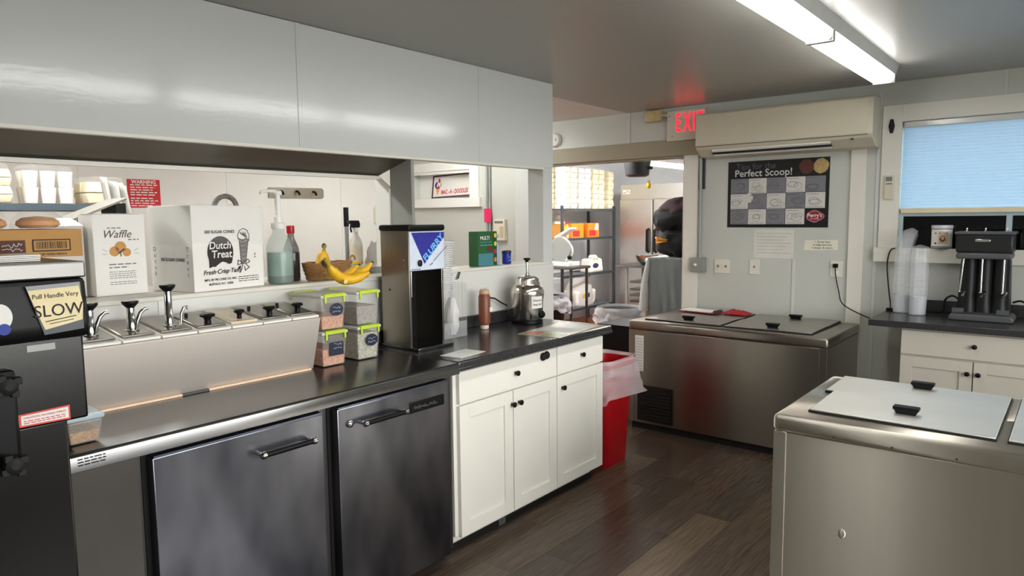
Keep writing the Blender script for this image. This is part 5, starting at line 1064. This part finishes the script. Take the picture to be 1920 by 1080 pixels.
B().grid(lambda u, v: (-5.615 + (.15 + .015 * nz(u * 9, v * 5, 1)) * math.cos(2 * math.pi * u) * (1 - .55 * max(0, v - .5) ** .8), 8.40 + (.30 + .03 * nz(u * 9, v * 5, 4)) * math.sin(2 * math.pi * u) * (1 - .55 * max(0, v - .5) ** .8), .283 + .4 * v + .02 * nz(u * 11, v * 6, 2) * v), 30, 14).o('bag', mat('milky_film', (244, 242, 236), .3, alpha=.6, bump=.5, bs=30), r)
for (yy, m_) in ((8.30, YEL), (8.42, INK)): lb = B(FX(-5.462, yy, .42)); lb.quad(-.02, .02, -.02, .04); lb.o('sticker', m_, r)
# slicer on a steel stand, bin below
r = thing('steel_stand', 'small steel stand carrying the slicer in the far room', 'table', (-4.9, 7.1, 0)); B().box(-5.15, -4.71, 6.9, 7.3, .915, .945).o('top', SST, r, bevel=.004)
for (x_, y_) in ((-5.12, 6.93), (-4.75, 6.93), (-5.12, 7.27), (-4.75, 7.27)): B().cyl((x_, y_, 0), (x_, y_, .915), .018, n=10).o('leg', DGR, r)
r = thing('meat_slicer', 'white meat slicer with a grey round blade on the steel stand', 'slicer', (-4.95, 7.08, .9455))
B().box(-5.12, -4.80, 6.96, 7.2, .9455, 1.0).o('base', WHT, r, bevel=.01); B().lathe([(.15, -.02), (.16, -.01), (.16, .01), (.04, .02)], (-4.98, 7.04, 1.15), 32, ax=1).o('blade', GAL, r); B().lathe([(.10, .02), (.11, .03), (.11, .12), (.05, .16)], (-4.98, 7.04, 1.13), 24, ax=1).o('motor', WHT, r)
B().tube([(-4.85, 6.98, 1.0), (-4.82, 6.97, 1.05), (-4.80, 6.96, 1.06)], .018, 10).o('arm', WHT, r); B().ell((-4.79, 6.955, 1.06), (.03, .03, .028), 12, 8).o('knob', BLK, r); B().prism([(-5.1, 1.30), (-4.86, 1.42), (-4.85, 1.40), (-5.06, 1.28)], 7.06, 7.2, 1).o('feed_tray', WHT, r, bevel=.004)
def linedbin(label, x_, y_, h, rt, rb, bm, lm, seed, drop=.25):
    r = thing('lined_bin', label, 'trash bin', (x_, y_, 0)); B().lathe([(rb, 0), (rb + .005, .01), (rt, h), (rt + .012, h), (rt + .012, h - .02), (rt - .012, h), (rb - .01, .03)], (x_, y_, 0), 28).o('bin', bm, r)
    def fn(u, v):
        a = u * 2 * math.pi; q = rt + .02 + .05 * v + (.02 + .02 * v) * nz(math.cos(a) * 3, math.sin(a) * 3, v * 4 + seed)
        return (x_ + q * math.cos(a), y_ + q * math.sin(a), h + .025 - drop * v * (.75 + .5 * nz(math.cos(a) * 2, math.sin(a) * 2, seed)) + .015 * nz(math.cos(a) * 5, math.sin(a) * 5, seed))
    B().grid(fn, 48, 12).o('liner', lm, r); B().grid(lambda u, v: (lambda p: (x_ + (p[0] - x_) * (.93 - .12 * v), y_ + (p[1] - y_) * (.93 - .12 * v), h + .025 - .25 * v))(fn(u, 0)), 48, 6).o('liner_inside', lm, r)
linedbin('black bin with a white liner under the slicer stand', -4.86, 6.62, .62, .2, .16, BLK, BAGW, 3)
linedbin('round bin heaped with clear film liner in the doorway', -3.66, 6.22, .60, .21, .17, mat('grey_bin', (120, 122, 122), .5), mat('crinkled_clear_liner', (222, 224, 226), .25, alpha=.6, bump=.6, bs=26), 8, .2)
r = thing('black_crate', 'black open crate on the floor just inside the doorway', 'crate', (-3.15, 5.62, 0)); b = B(); x0_, x1_, y0_, y1_ = -3.42, -2.88, 5.45, 5.85
for q in ((x0_, x1_, y0_, y0_ + .02), (x0_, x1_, y1_ - .02, y1_), (x0_, x0_ + .02, y0_ + .02, y1_ - .02), (x1_ - .02, x1_, y0_ + .02, y1_ - .02)): B().box(*q, 0, .56).o('side', BLK, r)
B().box(x0_, x1_, y0_, y1_, 0, .02).o('base', BLK, r); B().box(x0_ - .015, x1_ + .015, y0_ - .015, y1_ + .015, .54, .565).o('rim', BLK, r)
r = thing('white_bucket', 'white plastic bucket beside the red trash bin', 'bucket', (-2.86, 4.95, 0)); B().lathe([(.11, 0), (.115, .01), (.14, .42), (.15, .425), (.15, .455), (.135, .455), (.11, .03)], (-2.72, 4.70, 0), 26).o('pail', WHT, r); r.location = (-2.72, 4.70, 0); r.children[0].location = (0, 0, .2275)
# covered cart with dark coats
r = thing('covered_cart', 'tall cart draped in grey plastic sheet behind the doorway casing', 'cart', (-3.1, 6.3, 0)); x0_, x1_, y0_, y1_ = -3.31, -2.75, 6.16, 6.6
B().box(x0_ + .03, x1_ - .03, y0_ + .03, y1_ - .03, .1, 1.12).o('cart_body', mat('dark_cart', (84, 92, 94), .5), r)
for (x_, y_) in ((x0_ + .06, y0_ + .06), (x1_ - .06, y0_ + .06), (x0_ + .06, y1_ - .06), (x1_ - .06, y1_ - .06)): B().lathe([(.04, -.012), (.045, 0), (.04, .012)], (x_, y_, .045), 14, ax=0).o('caster', BLK, r); B().cyl((x_, y_, .05), (x_, y_, .1), .012, n=8).o('caster_stem', GAL, r)
def dr(u, v):
    a = u * 4; i = int(min(a, 3.999)); f_ = a - i; cs = [(x0_, y0_), (x1_, y0_), (x1_, y1_), (x0_, y1_), (x0_, y0_)]; p = [s_ + (e - s_) * f_ for s_, e in zip(cs[i], cs[i + 1])]
    w_ = .03 * nz(u * 46, v * 1.5, 2) * (.3 + v); nx_, ny_ = [(0, -1), (1, 0), (0, 1), (-1, 0)][i]
    return (p[0] + nx_ * (w_ + .02 * v), p[1] + ny_ * (w_ + .02 * v), 1.14 - 1.05 * v)
B().grid(dr, 120, 14).o('plastic_drape', mat('grey_drape', (150, 158, 160), .22, alpha=.75, bump=.4, bs=14), r); B().box(x0_, x1_, y0_, y1_, 1.13, 1.145).o('drape_top', mat('grey_drape_top', (170, 174, 172), .3), r)
B().tube([(x0_ - .03, y0_ - .02, .62), (x0_ - .02, y0_ - .02, .9), (x0_ + .01, y0_, 1.12)], [.05, .035, .02], 12).o('drape_edge', mat('white_drape_edge', (214, 216, 214), .3, alpha=.85), r)
r = thing('coat_pile', 'heap of black and maroon jackets piled on the covered cart', 'jackets', (-3.05, 6.35, 1.146))
def coat(c, rad, m_, s, nm, flat=False):
    def fn(u, v):
        a = u * 2 * math.pi; e = math.pi * (v - .5); d = 1 + .28 * nz(math.cos(a) * 1.7 + s, math.sin(a) * 1.7, v * 2.6) + .1 * nz(math.cos(a) * 6 + s, math.sin(a) * 6, v * 8)
        return (c[0] + rad[0] * d * math.cos(e) * math.cos(a), c[1] + rad[1] * d * math.cos(e) * math.sin(a), max(1.147, c[2] + rad[2] * d * math.sin(e)))
    return B().grid(fn, 40, 24).o(nm, m_, r)
BCO = mat('black_jacket', (16, 15, 17), .85, var=.2, bump=.3, bs=20); MCO = mat('maroon_jacket', (58, 18, 28), .75, var=.3, vs=12, bump=.3, bs=20)
coat((-3.03, 6.36, 1.30), (.27, .2, .18), BCO, 1, 'black_jacket'); coat((-3.07, 6.34, 1.50), (.27, .19, .15), BCO, 5, 'black_jacket'); coat((-3.02, 6.36, 1.60), (.24, .17, .12), MCO, 9, 'maroon_jacket')
B().grid(lambda u, v: (-3.22 + .12 * u + .02 * nz(v * 3, u * 2, 5), 6.145 - .012 * math.sin(math.pi * u) + .012 * nz(u * 4, v * 4, 1), 1.27 + .075 * v * (1 - .7 * u) + .03 * u), 8, 6).o('orange_patch', mat('mustard_patch', (206, 140, 30), .6), r, solid=.004)
# hanging pot
r = thing('hanging_pan', 'black pan hanging under the doorway header with a yellow tag', 'pan', (-3.9, 7.0, 1.98)); B().lathe([(.10, 0), (.135, .02), (.145, .10), (.152, .18), (.14, .185), (.12, .03)], (-3.90, 7.0, 1.985), 26).o('pan', mat('pan_black', (30, 32, 36), .35), r); B().cyl((-3.90, 7.0, 2.10), (-3.90, 7.0, 2.4), .008, n=8).o('hanger', GAL, r); B().box(-3.78, -3.72, 6.98, 7.02, 2.06, 2.09).o('handle', BLK, r, bevel=.004)
B().cyl((-3.75, 7.0, 2.06), (-3.755, 7.0, 1.93), .003, n=6).o('string', YEL, r); B().ell((-3.757, 7.0, 1.885), (.028, .028, .036), 12, 8).o('yellow_tag', YEL, r); B().ell((-3.757, 7.0, 1.925), (.014, .014, .014), 10, 6).o('tag_knot', KRAFT, r)
# fridge, prep table, bowl
r = thing('reach_in_fridge', 'two door stainless reach-in fridge at the end of the far room', 'fridge', (-4.65, 9.4, 0)); FRS = mat('fridge_steel', (186, 184, 180), .34, 1., var=.04, rvar=.05)
B().box(-5.3, -4.0, 9.03, 9.80, .12, 2.0).o('body', FRS, r, bevel=.004); B().box(-5.28, -4.02, 9.0, 9.03, 1.80, 2.0).o('top_panel', FRS, r)
for q in ((-5.25, 9.08), (-4.05, 9.08), (-5.25, 9.75), (-4.05, 9.75)): B().cyl((q[0], q[1], 0), (q[0], q[1], .12), .025, n=10).o('foot', GAL, r)
for (a, e, hx) in ((-5.29, -4.765, -4.82), (-4.745, -4.02, -4.70)):
    d = B().box(a, e, 8.985, 9.03, .14, 1.785).o('door', FRS, r, bevel=.006); h = B(); h.tube([(hx, 8.985, 1.04), (hx, 8.94, 1.05), (hx, 8.94, 1.35), (hx, 8.985, 1.36)], .02, 8); h.o('handle', BLK, d)
lb = B(FY(-5.25, 8.998, 1.9)); lb.quad(0, .12, -.03, .03); lb.o('maker_badge', PAPER, r); lb = B(FY(-5.25, 8.997, 1.9)); squiggle(lb, .01, 0, .1, 10, .02, .006, 4); lb.o('badge_print', INK, r)
r = thing('prep_table', 'steel prep table with a lower rack in front of the fridge', 'table', (-4.5, 8.4, 0)); B().box(-4.86, -3.9, 8.15, 8.7, .87, .905).o('top', SST, r, bevel=.004)
for (x_, y_) in ((-4.72, 8.2), (-3.95, 8.2), (-4.72, 8.65), (-3.95, 8.65)): B().cyl((x_, y_, 0), (x_, y_, .87), .022, n=10).o('leg', GAL, r)
for z_ in (.40, .48, .56, .66): B().box(-4.93 + .25, -3.97, 8.22, 8.62, z_, z_ + .03).o('lower_tray', SST, r)
r = thing('mixing_bowl', 'wide steel mixing bowl on the prep table', 'bowl', (-4.49, 8.33, .9055)); B().lathe([(.06, 0), (.07, .003), (.12, .05), (.15, .125), (.16, .128), (.147, .122), (.1, .045), (.05, .01)], (-4.49, 8.33, .9055), 30).o('bowl', CHR, r)
r = thing('kraft_carton', 'small open cardboard carton beside the covered cart', 'box', (-3.45, 6.75, 0)); B().box(-3.68, -3.42, 6.65, 6.9, 0, .62).o('carton', KRAFT, r, bevel=.003); B().box(-3.55, -3.44, 6.645, 6.65, .52, .60).o('dark_print', mat('maroon_box_print', (70, 24, 24), .6), r)
